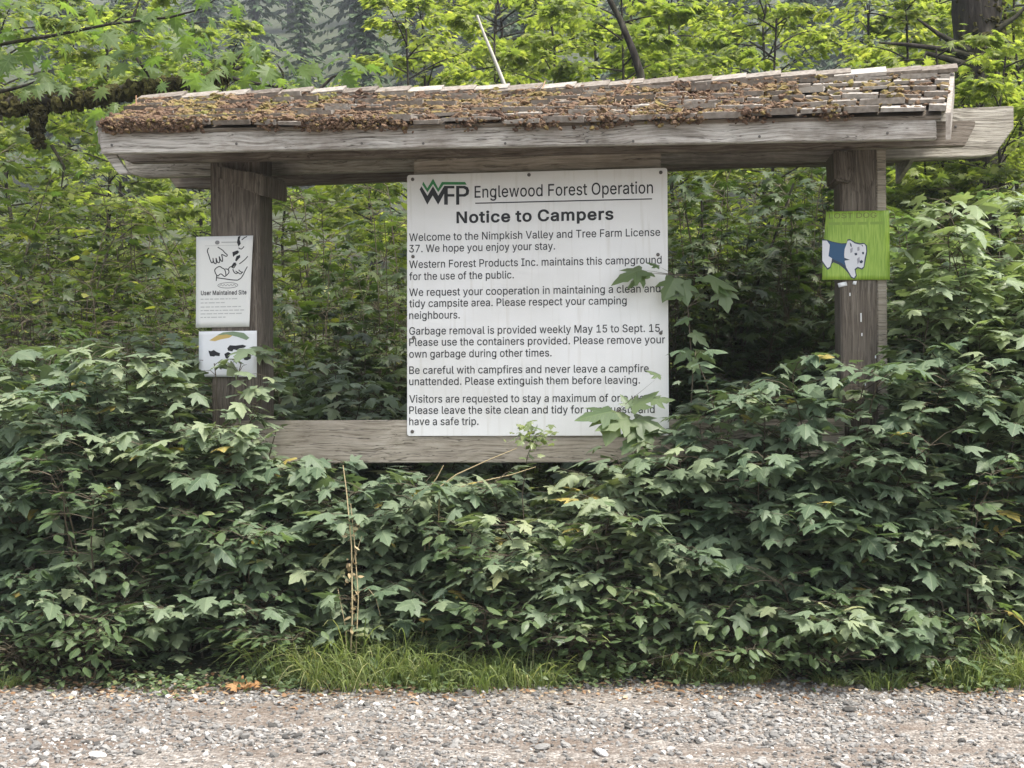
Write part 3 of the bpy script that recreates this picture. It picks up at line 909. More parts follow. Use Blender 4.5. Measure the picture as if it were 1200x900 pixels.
# glyph outlines of a plain sans-serif: advance, then closed loops of x,y in thousandths
GLYPHS = json.loads(r'''{".":[188,[80,-3,110,-3,122,3,135,17,141,32,141,53,135,65,119,81,104,87,77,84,57,68,51,56,51,26,60,11]],"1":[453,[76,-2,390,0,388,56,276,57,274,508,196,508,87,426,88,358,199,442,213,447,213,57,76,56]],"3":[453,[218,-8,269,-2,317,16,354,44,378,77,387,98,393,125,390,179,378,212,354,245,302,280,269,289,222,290,369,455,371,508,69,506,71,451,288,449,156,299,156,248,233,247,269,238,290,226,312,203,327,170,330,137,315,92,284,64,251,52,188,52,140,73,120,95,107,133,45,131,51,89,63,65,92,34,113,19,155,1]],"5":[453,[189,-5,255,-5,279,1,333,31,361,62,379,95,391,143,391,182,379,233,361,266,330,301,288,325,249,334,210,334,174,325,133,302,148,443,153,451,366,451,366,508,94,506,67,254,129,247,171,271,198,277,237,277,282,259,307,233,325,194,328,146,313,101,282,67,249,52,213,49,165,64,139,86,120,130,61,128,61,107,70,80,94,44,135,13]],"7":[453,[98,-2,166,0,391,447,389,508,61,507,62,452,325,450]],"B":[456,[60,-2,291,1,336,13,360,26,401,66,413,93,419,123,413,183,398,213,381,232,351,254,314,264,354,284,377,303,389,321,398,351,398,396,389,429,368,462,336,488,300,503,270,508,59,507],[126,58,126,230,276,230,318,212,344,183,356,150,356,123,341,90,318,70,282,58],[126,286,126,452,264,452,300,440,326,414,335,393,335,351,323,324,294,298,261,286]],"C":[510,[229,-5,319,-2,364,13,394,31,429,62,447,86,462,116,474,158,409,160,390,113,352,76,310,58,259,52,223,58,178,79,141,116,117,161,105,212,105,296,114,338,126,368,150,404,187,436,223,451,256,457,313,451,343,439,384,404,399,380,409,349,474,350,462,392,447,422,406,469,358,499,307,514,256,517,214,511,184,502,139,478,102,443,78,410,60,374,42,302,39,254,45,188,60,134,78,98,102,65,136,34,184,7]],"D":[502,[60,-2,219,-2,306,10,372,44,401,69,422,96,443,138,458,192,458,318,443,372,422,414,387,454,354,478,294,503,258,508,59,507],[126,58,125,450,249,452,306,436,356,399,389,339,398,300,401,255,398,213,386,162,368,126,339,94,291,68,255,58]],"E":[419,[60,-2,377,0,375,58,125,60,126,230,356,231,354,286,126,286,125,450,372,452,372,508,59,507]],"F":[410,[60,-2,125,0,126,220,347,222,345,278,125,279,125,450,366,452,366,508,59,507]],"G":[520,[268,-8,322,-2,367,13,409,40,432,62,462,110,474,149,477,254,282,254,283,199,414,197,411,158,393,116,358,79,331,64,277,52,223,58,175,82,141,116,117,161,108,194,105,296,114,338,129,374,169,424,211,448,232,454,298,454,328,445,361,424,393,386,409,349,474,350,465,386,447,422,429,446,397,475,331,508,256,517,211,511,175,499,130,472,96,437,69,395,51,347,39,254,51,161,78,98,99,68,139,31,184,7,214,-2]],"H":[517,[60,-2,125,0,126,232,390,232,392,0,458,0,456,508,392,507,390,290,126,290,125,507,59,507]],"I":[300,[31,-2,270,0,268,58,183,60,183,450,268,452,268,508,30,507,31,452,120,450,120,60,31,58]],"L":[393,[60,-2,362,0,360,58,125,60,123,508,59,507]],"M":[628,[60,-2,122,0,120,434,167,297,288,-2,339,-2,347,9,470,324,504,430,506,0,569,0,567,508,476,507,350,183,315,74,284,174,155,504,150,508,59,507]],"N":[523,[60,-2,125,0,123,424,197,297,386,0,464,0,462,508,398,507,398,159,402,79,356,165,143,501,135,508,59,507]],"O":[533,[229,-5,319,-2,349,7,394,31,432,65,456,98,477,143,489,188,489,320,477,365,456,410,432,443,394,478,349,502,304,514,256,517,202,508,148,484,124,466,102,443,75,404,51,347,42,302,39,254,45,188,57,143,84,89,121,46,154,22,184,7],[259,52,223,58,193,70,163,91,135,125,117,161,108,194,105,296,117,347,141,392,166,421,187,436,223,451,280,457,301,454,346,436,384,404,405,374,420,338,429,296,429,212,408,140,367,88,346,73,310,58]],"P":[445,[60,-2,125,0,126,184,246,184,303,194,354,220,389,261,407,312,407,384,398,414,380,447,339,484,297,503,264,508,59,507],[126,242,126,452,258,452,297,440,329,411,344,372,344,324,335,294,312,266,288,250,246,242]],"S":[447,[182,-7,266,-7,332,14,376,48,391,69,406,105,409,156,400,189,385,213,359,239,293,272,209,293,155,314,124,342,115,363,115,387,127,417,155,443,197,458,251,458,284,449,322,420,334,399,338,377,398,377,397,411,373,456,326,494,278,512,194,515,146,503,116,488,70,441,58,417,52,390,52,354,58,330,73,303,98,278,146,251,296,206,317,194,343,162,346,126,334,96,302,68,251,50,197,50,146,68,115,99,104,137,40,135,46,93,70,51,110,17]],"T":[449,[194,-2,255,0,255,450,416,452,416,508,30,507,32,452,192,450]],"U":[517,[219,-7,297,-7,351,8,402,41,443,97,458,154,456,509,392,508,392,151,386,130,374,106,342,74,303,56,267,50,225,53,180,71,149,100,131,133,125,157,125,508,59,508,59,175,68,115,95,64,126,32,174,5]],"V":[480,[205,-2,279,0,453,477,460,508,393,507,303,249,241,56,186,228,87,504,82,508,18,507]],"W":[686,[157,-2,231,0,318,318,343,430,363,336,453,6,457,-2,529,-2,669,507,604,508,600,501,516,174,493,68,381,507,307,508,231,228,193,62,171,171,84,507,19,508,18,498]],"a":[389,[159,-10,192,-7,231,8,266,39,273,53,278,51,279,-1,338,0,338,261,332,297,323,321,297,353,261,374,225,383,159,383,117,371,90,356,65,333,41,294,42,290,99,275,116,300,141,320,186,332,240,323,269,294,275,276,275,246,264,233,156,218,96,203,63,185,38,153,32,135,32,81,50,39,72,17,99,2],[168,44,132,50,101,72,92,93,92,117,98,132,117,152,147,164,222,173,273,188,275,120,263,90,243,68,225,56,198,47]],"b":[424,[230,-10,272,-4,317,17,354,55,375,94,390,157,390,220,375,283,354,322,332,347,290,374,257,383,200,383,179,377,158,365,116,320,114,508,53,509,51,1,110,-1,111,58,119,59,132,37,173,2,200,-7],[200,47,164,62,138,88,123,118,114,154,114,226,123,262,152,305,188,326,242,329,278,314,300,292,318,259,327,223,327,157,306,94,281,65,242,47]],"c":[396,[175,-7,241,-7,292,11,342,55,363,97,361,104,304,116,288,82,262,59,229,47,184,47,148,62,126,85,111,109,96,169,99,226,120,283,145,311,187,329,229,329,250,323,274,308,288,295,304,263,363,277,339,325,310,353,286,368,238,383,163,380,136,371,106,353,72,319,57,295,36,229,36,148,60,76,81,46,109,20,142,2]],"d":[424,[166,-7,238,-4,274,17,307,59,312,58,313,-1,372,1,370,509,312,508,310,320,271,362,244,377,223,383,166,383,136,374,100,353,69,319,51,286,36,232,36,148,51,91,69,58,100,23,142,-1],[184,47,148,62,123,88,111,109,96,169,99,229,120,286,139,308,163,323,184,329,226,329,262,314,291,283,309,235,312,163,297,106,265,65,223,47]],"e":[404,[178,-7,247,-7,280,2,310,17,345,49,366,91,307,104,297,85,274,62,250,50,187,47,139,68,123,85,105,118,96,157,97,170,372,172,369,244,345,310,310,350,268,374,235,383,160,380,109,356,84,334,60,301,42,256,36,226,33,187,39,130,63,70,85,41,118,14,151,-1],[97,221,99,244,120,289,151,317,181,329,229,329,271,308,297,274,309,232,307,221]],"f":[254,[81,-2,143,0,143,327,227,330,225,380,143,381,143,441,165,470,228,472,242,516,228,526,168,530,120,511,95,486,83,459,80,381,5,378,6,328,80,327]],"g":[425,[166,-149,244,-149,298,-134,319,-122,343,-98,363,-70,372,-37,370,379,313,379,312,320,307,319,274,361,241,379,214,385,160,382,133,373,103,355,72,323,48,278,36,233,33,191,39,134,63,74,100,34,148,10,211,4,241,10,265,22,307,67,312,65,309,-37,300,-58,277,-80,241,-95,220,-98,172,-95,133,-77,100,-41,51,-70,63,-91,100,-125],[196,58,166,64,148,73,126,92,114,110,99,152,96,212,108,263,123,290,145,313,178,328,214,331,259,316,291,284,303,260,312,224,312,161,303,125,274,82,244,64]],"h":[410,[53,-2,114,0,114,249,123,279,135,297,158,316,191,328,242,326,260,316,282,294,291,276,297,246,297,0,357,0,357,267,342,321,330,339,299,368,260,382,218,386,164,370,132,345,116,320,113,508,51,507]],"i":[167,[53,-2,115,0,113,380,52,378],[74,442,92,442,107,448,121,462,127,477,127,492,121,504,95,524,71,524,59,518,43,498,43,468,56,452]],"j":[167,[-10,-144,35,-141,71,-126,97,-101,112,-65,113,381,52,379,52,-50,35,-78,14,-87,-11,-89],[71,444,104,447,118,457,127,475,121,505,110,516,89,525,68,522,53,513,40,484,46,463]],"k":[381,[53,-2,114,0,114,141,155,178,296,-2,372,0,201,216,360,378,284,380,129,219,116,212,113,508,51,507]],"l":[189,[140,-4,179,2,180,10,171,52,131,53,120,61,114,76,114,508,53,509,54,58,63,34,80,14,101,2]],"m":[610,[53,-2,114,0,114,258,126,291,146,314,167,326,191,332,209,332,239,322,261,303,273,279,275,-2,336,0,336,267,348,297,368,316,410,332,452,326,473,314,489,294,495,276,495,0,557,-2,558,264,552,303,537,336,515,362,482,380,461,386,413,386,383,376,356,362,330,336,317,314,297,351,272,374,242,386,200,386,155,368,126,339,113,310,111,378,53,380]],"n":[410,[53,-2,114,0,114,249,123,279,135,297,158,316,191,328,242,326,260,316,282,294,291,276,297,246,297,0,357,0,357,267,348,306,336,330,308,362,260,382,197,382,170,374,146,358,113,314,111,378,51,378]],"o":[415,[175,-7,241,-7,280,5,310,23,354,73,378,136,381,220,375,253,354,304,342,322,301,359,271,374,238,383,163,380,136,371,106,353,72,319,57,295,36,229,36,148,60,76,81,46,109,20,142,2],[184,47,148,62,126,85,111,109,96,169,99,226,120,283,145,311,187,329,229,329,250,323,274,308,306,265,318,223,318,151,297,94,271,65,229,47]],"p":[424,[53,-144,114,-143,116,60,132,37,167,6,197,-6,242,-9,275,-3,314,15,345,43,375,94,390,157,390,220,381,265,351,325,320,357,287,375,254,384,191,381,155,363,113,318,111,379,51,379],[197,48,164,63,138,88,126,109,114,151,114,226,132,280,164,315,203,330,239,330,281,312,306,283,318,259,327,223,327,157,306,94,278,63,242,48]],"q":[424,[313,-144,372,-143,372,379,312,379,310,318,274,360,244,378,220,384,169,384,145,378,97,351,69,319,51,286,36,229,36,145,45,106,75,49,103,21,133,3,163,-6,208,-9,247,0,271,15,310,60],[181,48,151,60,123,88,108,115,96,169,99,229,117,280,148,315,172,327,223,330,265,312,285,292,300,265,312,217,309,142,291,94,262,63,226,48]],"r":[259,[53,-2,114,0,117,267,132,294,167,320,188,326,242,322,243,381,239,386,203,386,161,374,132,351,113,320,110,380,51,378]],"s":[365,[183,-10,234,-4,273,11,310,43,322,61,331,88,328,136,319,157,303,176,255,203,144,230,120,248,109,265,109,289,115,301,135,320,168,332,207,332,234,323,259,298,270,278,318,287,322,292,310,325,279,359,252,374,219,383,156,383,108,368,64,331,52,310,46,286,52,238,64,217,84,197,144,170,234,149,246,143,265,121,268,94,262,79,231,53,192,44,153,47,129,56,109,73,93,107,37,94,40,73,49,55,84,17,132,-4]],"t":[227,[168,-6,210,0,212,11,201,54,171,48,150,51,137,59,128,74,125,326,201,327,203,377,126,378,125,470,66,471,65,380,6,378,5,329,65,326,65,74,74,44,111,6,138,-3]],"u":[410,[152,-4,212,-4,239,5,260,17,279,37,296,62,297,1,357,1,356,380,297,379,294,124,279,88,257,65,218,50,170,53,143,68,126,88,114,121,114,379,51,379,51,139,57,88,78,43,107,14]],"v":[389,[164,-2,224,-2,229,3,370,372,368,380,304,378,223,156,194,58,163,165,85,378,19,378]],"w":[567,[140,-2,197,-2,201,3,284,308,366,3,371,-2,428,-2,543,378,482,380,477,372,423,180,398,70,318,378,254,380,198,189,170,68,144,180,90,372,86,380,26,380,27,360]],"x":[379,[21,-2,90,-2,160,102,189,154,288,-2,358,0,223,192,349,375,348,380,282,380,226,297,192,232,99,380,28,378,154,192]],"y":[389,[62,-144,119,-144,137,-138,158,-126,193,-85,364,356,368,378,304,377,226,164,194,57,169,149,85,377,19,377,163,-1,139,-64,119,-84,107,-90,61,-88,49,-139]]," ":[188]}''')


def _inside(p, lp):
    x, y = p
    c = False
    for i in range(len(lp)):
        (x1, y1), (x2, y2) = lp[i - 1], lp[i]
        if (y1 > y) != (y2 > y) and x < (x2 - x1) * (y - y1) / (y2 - y1) + x1: c = not c
    return c


def glyph(ch, bold):
    from mathutils.geometry import tessellate_polygon
    ad, loops = GLYPHS[ch][0], GLYPHS[ch][1:]
    L = []
    for lp in loops:
        q = [(lp[i] / 1000.0, lp[i + 1] / 1000.0) for i in range(0, len(lp), 2)]
        if sum(q[i - 1][0] * q[i][1] - q[i][0] * q[i - 1][1] for i in range(len(q))) < 0: q = q[::-1]
        L.append(q)
    hole = [-1] * len(L)
    for i, q in enumerate(L):
        for j, w in enumerate(L):
            if i != j and all(_inside(p, w) for p in q): hole[i] = j
    if bold:
        for i, q in enumerate(L):
            d = -bold if hole[i] >= 0 else bold
            o = []
            n = len(q)
            for k in range(n):
                e1 = np.array(q[k]) - np.array(q[k - 1]); e2 = np.array(q[(k + 1) % n]) - np.array(q[k])
                n1 = np.array([e1[1], -e1[0]]) / (np.linalg.norm(e1) + 1e-9); n2 = np.array([e2[1], -e2[0]]) / (np.linalg.norm(e2) + 1e-9)
                m = n1 + n2
                m = m / max(1.0 + float(n1 @ n2), 0.5)
                o.append(tuple(np.array(q[k]) + m * d))
            L[i] = o
    V, T = [], []
    for i, q in enumerate(L):
        if hole[i] >= 0: continue
        rings = [q] + [L[j] for j in range(len(L)) if hole[j] == i]
        tr = tessellate_polygon([[Vector((x, y, 0)) for x, y in r] for r in rings])
        b = len(V)
        for r in rings: V += r
        T += [tuple(b + k for k in t) for t in tr]
    return ad / 1000.0 + 2 * bold * 0.8, V, T


def text_geo(body, bold=0.0):
    x, V, T = 0.0, [], []
    for ch in body:
        if ch == ' ':
            x += GLYPHS[' '][0] / 1000.0
            continue
        ad, v, t = glyph(ch, bold)
        T += [tuple(len(V) + k for k in q) for q in t]
        V += [(p[0] + x, p[1]) for p in v]
        x += ad
    return np.array(V), np.array(T)


CAPH = None


def put_text(g, fn, lines, off=0.0012, bold=0.0):
    """lines: (body, u0, u1, v_baseline, cap height in v)"""
    global CAPH
    if CAPH is None:
        v, t = text_geo('H'); CAPH = v[:, 1].max()
    for body, u0, u1, vb, ch in lines:
        v, t = text_geo(body, bold)
        x0, x1 = v[:, 0].min(), v[:, 0].max()
        uu = u0 + (v[:, 0] - x0) / (x1 - x0) * (u1 - u0)
        vv = vb - v[:, 1] / CAPH * ch
        g.add([fn(a, b, off) for a, b in zip(uu, vv)], t)


def zu(x): return (x - 47) / 808.0


put = [
    ('heading', 0.024, [('Notice to Campers', zu(203), zu(690), 0.1880, 0.0410)]),
    ('title', 0.0, [('Englewood Forest Operation', zu(260), zu(811), 0.0940, 0.0440)]),
    ('paragraph', 0.0, [('Welcome to the Nimpkish Valley and Tree Farm License', zu(54), zu(832), 0.2535, 0.0285),
                        ('37. We hope you enjoy your stay.', zu(54), zu(510), 0.2970, 0.0285)]),
    ('paragraph', 0.0, [('Western Forest Products Inc. maintains this campground', zu(54), zu(836), 0.3570, 0.0285),
                        ('for the use of the public.', zu(54), zu(382), 0.4030, 0.0285)]),
    ('paragraph', 0.0, [('We request your cooperation in maintaining a clean and', zu(54), zu(832), 0.4640, 0.0285),
                        ('tidy campsite area. Please respect your camping', zu(54), zu(729), 0.5070, 0.0285),
                        ('neighbours.', zu(54), zu(213), 0.5520, 0.0285)]),
    ('paragraph', 0.0, [('Garbage removal is provided weekly May 15 to Sept. 15.', zu(54), zu(838), 0.6120, 0.0285),
                        ('Please use the containers provided. Please remove your', zu(54), zu(845), 0.6550, 0.0285),
                        ('own garbage during other times.', zu(54), zu(498), 0.7000, 0.0285)]),
    ('paragraph', 0.0, [('Be careful with campfires and never leave a campfire', zu(54), zu(795), 0.7620, 0.0285),
                        ('unattended. Please extinguish them before leaving.', zu(54), zu(768), 0.8050, 0.0285)]),
    ('paragraph', 0.0, [('Visitors are requested to stay a maximum of one week.', zu(54), zu(822), 0.8720, 0.0285),
                        ('Please leave the site clean and tidy for our guests and', zu(54), zu(812), 0.9150, 0.0285),
                        ('have a safe trip.', zu(54), zu(271), 0.9580, 0.0285)]),
]
for nm, bold, lines in put:
    g = G(); put_text(g, sgn, lines, bold=max(bold, 0.006))
    g.build(nm, M['ink'], sign)


def flat_poly(g, fn, pts, off, a=None):
    """filled simple polygon in uv (ear clipping through mathutils)"""
    from mathutils.geometry import tessellate_polygon
    tr = tessellate_polygon([[Vector((p[0], p[1], 0)) for p in pts]])
    g.add([fn(p[0], p[1], off) for p in pts], tr, a)


def stroke(g, fn, pts, wu, wv, off, closed=False):
    """line of given half widths in uv"""
    p = np.array(pts, float)
    if 2 < len(p) < 20:
        e = np.concatenate([p[:1], p, p[-1:]])
        t = np.linspace(0, 1, 5, endpoint=False)[:, None]
        seg = []
        for i in range(len(p) - 1):
            a, b, c, d = e[i], e[i + 1], e[i + 2], e[i + 3]
            seg.append(0.5 * (2 * b + (c - a) * t + (2 * a - 5 * b + 4 * c - d) * t ** 2 + (3 * b - a - 3 * c + d) * t ** 3))
        p = np.concatenate(seg + [p[-1:]])
    if closed: p = np.concatenate([p, p[:1]])
    sc = np.array([1.0 / wu, 1.0 / wv])
    q = p * sc
    T = np.gradient(q, axis=0); T /= np.linalg.norm(T, axis=1, keepdims=True) + 1e-9
    Nn = np.stack([-T[:, 1], T[:, 0]], -1)
    a, b = (q + Nn) / sc, (q - Nn) / sc
    n = len(p)
    v = [fn(x[0], x[1], off) for x in a] + [fn(x[0], x[1], off) for x in b]
    g.quads(v, [(i, i + 1, n + i + 1, n + i) for i in range(n - 1)])


# underline rule
g = G()
flat_poly(g, sgn, [(zu(262), 0.1130), (zu(808), 0.1130), (zu(808), 0.1172), (zu(262), 0.1172)], 0.0012)
g.build('rule', M['ink'], sign)


def lu(x, y):        # logo coordinates: zoomed photo -> sign uv
    zx = (485 + x / 15.0 - 460) * 2.647; zy = (200 + y / 15.0 - 180) * 2.647
    return (zu(zx), (zy - (64 - 22 * (zx - 47) / 808.0)) / 818.0)


logo = empty('logo', (0, 0, 0), 0, sign)
g = G()
for pts in ([(150, 262), (258, 432), (358, 262), (452, 432), (560, 256), (740, 256), (740, 302), (622, 302), (622, 402), (740, 402), (740, 447), (622, 447), (622, 590), (556, 590), (556, 395), (450, 590), (352, 428), (255, 590), (118, 320)],
            [(770, 256), (826, 256), (826, 590), (770, 590)],
            [(826, 256), (925, 256), (982, 282), (1003, 340), (992, 405), (930, 447), (826, 447), (826, 403), (905, 403), (942, 380), (945, 330), (905, 302), (826, 302)]):
    flat_poly(g, sgn, [lu(*p) for p in pts], 0.0012)
g.build('black_letters', M['ink'], logo)
g = G()
flat_poly(g, sgn, [lu(*p) for p in ((182, 180), (256, 300), (358, 128), (452, 300), (515, 188), (930, 188), (958, 236), (545, 236), (452, 368), (358, 225), (258, 372), (165, 232))], 0.0012)
g.build('green_stroke', M['ink_green'], logo)
# screws
for (x, y) in ((65, 78), (430, 64), (835, 57), (66, 318), (825, 313), (68, 570), (832, 557), (64, 862), (838, 858), (440, 866)):
    u = zu(x); v = (y - (64 - 22 * u)) / (812 + 23 * u)
    g = G()
    c = np.array(sgn(u, v, 0.0))
    nrm = np.array(KL.to_3x3() @ Vector((0, -1, 0)))
    tube(g, [c, c + nrm * 0.0035], 0.0085, 10)
    tube(g, [c + nrm * 0.0035, c + nrm * 0.0055], [0.0085, 0.0001], 10)
    g.build('screw', M['screw'], sign)


# ---------------------------------------------------------------- paper notices on the posts
def sheet(name, corners, ly, bend, mat, label, cat, nu=10, nv=14, th=0.0012):
    """paper or card with a curl; corners TL,TR,BR,BL in photo px; returns (root, face function)"""
    c = [K(px, py, ly) for px, py in corners]
    mid = KL @ ((c[2] + c[3]) * 0.5)
    root = tag(empty(name, mid), label, cat)
    inv = Matrix.Translation(-mid)

    def fn(u, v, off=0.0):
        p = c[0].lerp(c[1], u).lerp(c[3].lerp(c[2], u), v)
        return inv @ (KL @ (p + Vector((0, -bend(u, v) - off, 0))))
    g = G()
    us, vs = np.linspace(0, 1, nu + 1), np.linspace(0, 1, nv + 1)
    v = [fn(a, b, 0.0) for b in vs for a in us] + [fn(a, b, -th) for b in vs for a in us]
    w = nu + 1; k = w * (nv + 1)
    q = []
    for j in range(nv):
        for i in range(nu):
            a = j * w + i
            q.append((a, a + w, a + w + 1, a + 1)); q.append((k + a, k + a + 1, k + a + w + 1, k + a + w))
    for i in range(nu):
        q.append((i, i + 1, k + i + 1, k + i)); a = nv * w + i; q.append((a + 1, a, k + a, k + a + 1))
    for j in range(nv):
        a = j * w; q.append((a + w, a, k + a, k + a + w)); a = j * w + nu; q.append((a, a + w, k + a + w, k + a))
    g.quads(v, q)
    g.build('sheet', mat, root, smooth=True)
    return root, fn


paper = plain('damp_paper', (0.70, 0.70, 0.67), 0.7)
paper2 = plain('glossy_card', (0.70, 0.71, 0.72), 0.5)
grey_ink = plain('faded_grey_ink', (0.22, 0.22, 0.22), 0.6)
light_ink = plain('pale_grey_ink', (0.42, 0.42, 0.41), 0.6)
site, fs = sheet('paper_notice', [(230, 277.5), (297, 276), (293, 383), (229.5, 384)], -0.006,
                 lambda u, v: 0.012 * max(0, u - 0.75) ** 2 * 16 * (0.3 + v) + 0.003 * math.sin(v * 5) * u, paper,
                 'tall white paper notice with line drawing of hands on the left post', 'notice')


def sp(x, y): return ((x - 127) / 266.0, (y - 108) / 440.0)


g = G()
hands = [
    [(186, 163), (180, 178), (187, 200), (194, 222), (201, 235), (208, 230), (207, 212)],
    [(207, 214), (210, 230), (217, 240), (223, 236), (221, 212)], [(222, 214), (228, 232), (236, 236), (239, 226), (236, 205)],
    [(237, 207), (244, 224), (252, 230), (252, 216), (247, 196)], [(247, 196), (258, 200), (270, 206), (274, 199), (262, 188), (252, 176), (240, 168), (228, 160)],
    [(222, 262), (216, 272), (220, 286), (226, 296), (232, 300)], [(222, 262), (238, 254), (252, 262), (262, 268), (268, 282), (270, 298)],
    [(232, 300), (246, 290), (262, 302), (272, 298), (284, 284), (280, 270), (266, 266)], [(226, 296), (224, 324)],
    [(224, 308), (262, 314), (300, 320), (326, 322)], [(326, 322), (342, 312), (354, 294), (362, 276), (372, 258)],
    [(302, 268), (308, 282), (318, 290), (330, 284)], [(316, 278), (328, 286), (340, 292), (350, 282)], [(330, 272), (340, 282), (352, 284)],
    [(280, 268), (292, 256), (306, 262), (318, 244)], [(332, 244), (346, 234), (360, 222), (372, 208)], [(326, 166), (340, 172), (352, 160)],
    [(340, 128), (352, 118), (364, 112)],
]
for h in hands:
    stroke(g, fs, [sp(*p) for p in h], 0.0085, 0.0051, 0.0008)
for bl in ([(298, 186), (310, 182), (322, 178), (330, 186), (322, 196), (312, 200), (302, 210), (300, 198)], [(318, 206), (334, 200), (336, 212), (326, 222), (318, 232), (312, 226)],
           [(322, 112), (334, 108), (330, 126), (336, 146), (326, 160), (318, 140)], [(306, 236), (318, 238), (312, 250), (300, 262), (292, 258)]):
    flat_poly(g, fs, [sp(*p) for p in bl], 0.0010)
g.build('drawing', M['ink'], site)
g = G()
stroke(g, fs, [sp(232 + 48 * math.cos(a) + 48, 346 + 13 * math.sin(a)) for a in np.linspace(0, 2 * math.pi, 25)], 0.006, 0.0036, 0.0008)
stroke(g, fs, [sp(x, 345 + 4 * math.sin(x * 0.4)) for x in range(240, 322, 4)], 0.005, 0.003, 0.0008)
g.build('oval', grey_ink, site)
g = G(); put_text(g, fs, [('User Maintained Site', sp(151, 0)[0], sp(372, 0)[0], sp(0, 391)[1], 0.046)], 0.0008, 0.018)
g.build('heading', M['ink'], site)
g = G()
rr = random.Random(3)
for y, x1 in ((411, 330), (429, 266), (449, 345), (466, 362), (482, 352), (499, 272)):
    x = 150
    while x < x1:
        w = rr.uniform(9, 30)
        a, b = sp(x, y), sp(min(x + w, x1), y)
        flat_poly(g, fs, [(a[0], a[1] - 0.005), (b[0], a[1] - 0.005), (b[0], a[1] + 0.005), (a[0], a[1] + 0.005)], 0.0008)
        x += w + 5
for (x, x1, y) in ((245, 325, 138),):
    a, b = sp(x, y), sp(x1, y)
    flat_poly(g, fs, [(a[0], a[1] - 0.006), (b[0], a[1] - 0.006), (b[0], a[1] + 0.006), (a[0], a[1] + 0.006)], 0.0008)
stroke(g, fs, [sp(x, 153) for x in range(168, 340, 20)], 0.003, 0.0018, 0.0008)
g.build('small_print', light_ink, site)
g = G(); flat_poly(g, fs, [sp(226 + 11 * math.cos(a), 138 + 10 * math.sin(a)) for a in np.linspace(0, 6.28, 13)[:-1]], 0.0008); g.build('emblem', grey_ink, site)

cows, fc = sheet('animal_poster', [(233, 388.5), (301, 387.5), (301, 442), (233, 441.5)], -0.006, lambda u, v: 0.004 * math.sin(u * 3), paper2,
                 'small white card with dark animal shapes below the paper notice', 'poster')


def cp(x, y): return ((x - 136) / 274.0, (y - 562) / 220.0)


g = G()
for pts in ([(182, 655), (196, 658), (208, 652), (222, 662), (238, 668), (236, 682), (214, 680), (210, 684), (190, 682)],
            [(272, 645), (284, 630), (310, 632), (345, 628), (362, 634), (352, 642), (328, 646), (318, 654), (302, 650), (296, 660), (276, 656)],
            [(258, 672), (276, 662), (290, 670), (282, 684), (272, 696), (264, 690)], [(346, 682), (362, 674), (384, 680), (382, 694), (366, 702), (352, 700)],
            [(236, 720), (262, 712), (268, 724), (254, 740), (240, 738)]):
    flat_poly(g, fc, [cp(*p) for p in pts], 0.0008)
g.build('animal_shapes', M['ink'], cows)
g = G()
flat_poly(g, fc, [cp(*p) for p in ((186, 606), (222, 584), (262, 574), (300, 582), (282, 594), (240, 602), (214, 610))], 0.0007)
g.build('ochre_arc', plain('ochre_print', (0.50, 0.36, 0.12), 0.5), cows)
g = G()
flat_poly(g, fc, [cp(*p) for p in ((222, 582), (252, 568), (300, 564), (350, 572), (376, 596), (362, 606), (320, 590), (270, 578))], 0.0010)
g.build('green_arc', plain('dull_green_print', (0.18, 0.25, 0.15), 0.5), cows)


def mat_dogposter():
    m, n, l, b = newmat('lime_card')
    tc = n.new('ShaderNodeTexCoord')
    mp = n.new('ShaderNodeMapping'); mp.inputs['Scale'].default_value = (90, 60, 7)
    l.new(tc.outputs['Object'], mp.inputs[0])
    nz = n.new('ShaderNodeTexNoise'); nz.inputs['Scale'].default_value = 2; nz.inputs['Detail'].default_value = 4
    l.new(mp.outputs[0], nz.inputs['Vector'])
    rp = ramp(n, [(0.3, (0.17, 0.30, 0.03)), (0.5, (0.25, 0.39, 0.045)), (0.7, (0.34, 0.48, 0.08))])
    l.new(nz.outputs[0], rp.inputs[0]); l.new(rp.outputs[0], b.inputs['Base Color'])
    b.inputs['Roughness'].default_value = 0.5
    return m


dog, fd = sheet('dog_poster', [(968, 248), (1042, 246.5), (1043, 328), (963, 328)], -0.006, lambda u, v: 0.006 * (1 - u) ** 2 * v, mat_dogposter(),
                'lime green poster of a white dog in a blue vest on the right post', 'poster')


def dp(x, y):
    v = (y - 163) / 485.0
    x0 = 232 - 34 * v
    return ((x - x0) / (680 - x0), v)


def fpoly(nm, ptss, mat, off):
    g = G()
    for pts in ptss: flat_poly(g, fd, [dp(*p) for p in pts], off)
    g.build(nm, mat, dog)


dark_line = plain('navy_outline', (0.03, 0.045, 0.07), 0.5)
fpoly('outline', [[(203, 358), (240, 364), (280, 378), (340, 390), (376, 388), (382, 362), (400, 360), (436, 382), (470, 390), (500, 388), (520, 406), (522, 450), (512, 500), (500, 560), (484, 576), (452, 566), (438, 580), (446, 620), (430, 642), (404, 634), (386, 602), (356, 568), (320, 540), (282, 524), (268, 536), (262, 562), (240, 578), (218, 552), (200, 520)]], dark_line, 0.0007)
fpoly('dog_coat', [[(203, 368), (236, 370), (256, 400), (252, 440), (246, 480), (272, 492), (266, 524), (256, 556), (238, 564), (222, 542), (202, 512)],
                   [(384, 372), (402, 370), (434, 392), (470, 400), (500, 396), (512, 412), (514, 450), (502, 500), (494, 556), (480, 566), (452, 556), (430, 572), (438, 616), (426, 634), (408, 624), (392, 596), (372, 562), (362, 520), (358, 470), (362, 430)]], plain('white_dog_print', (0.62, 0.63, 0.66), 0.5), 0.0011)
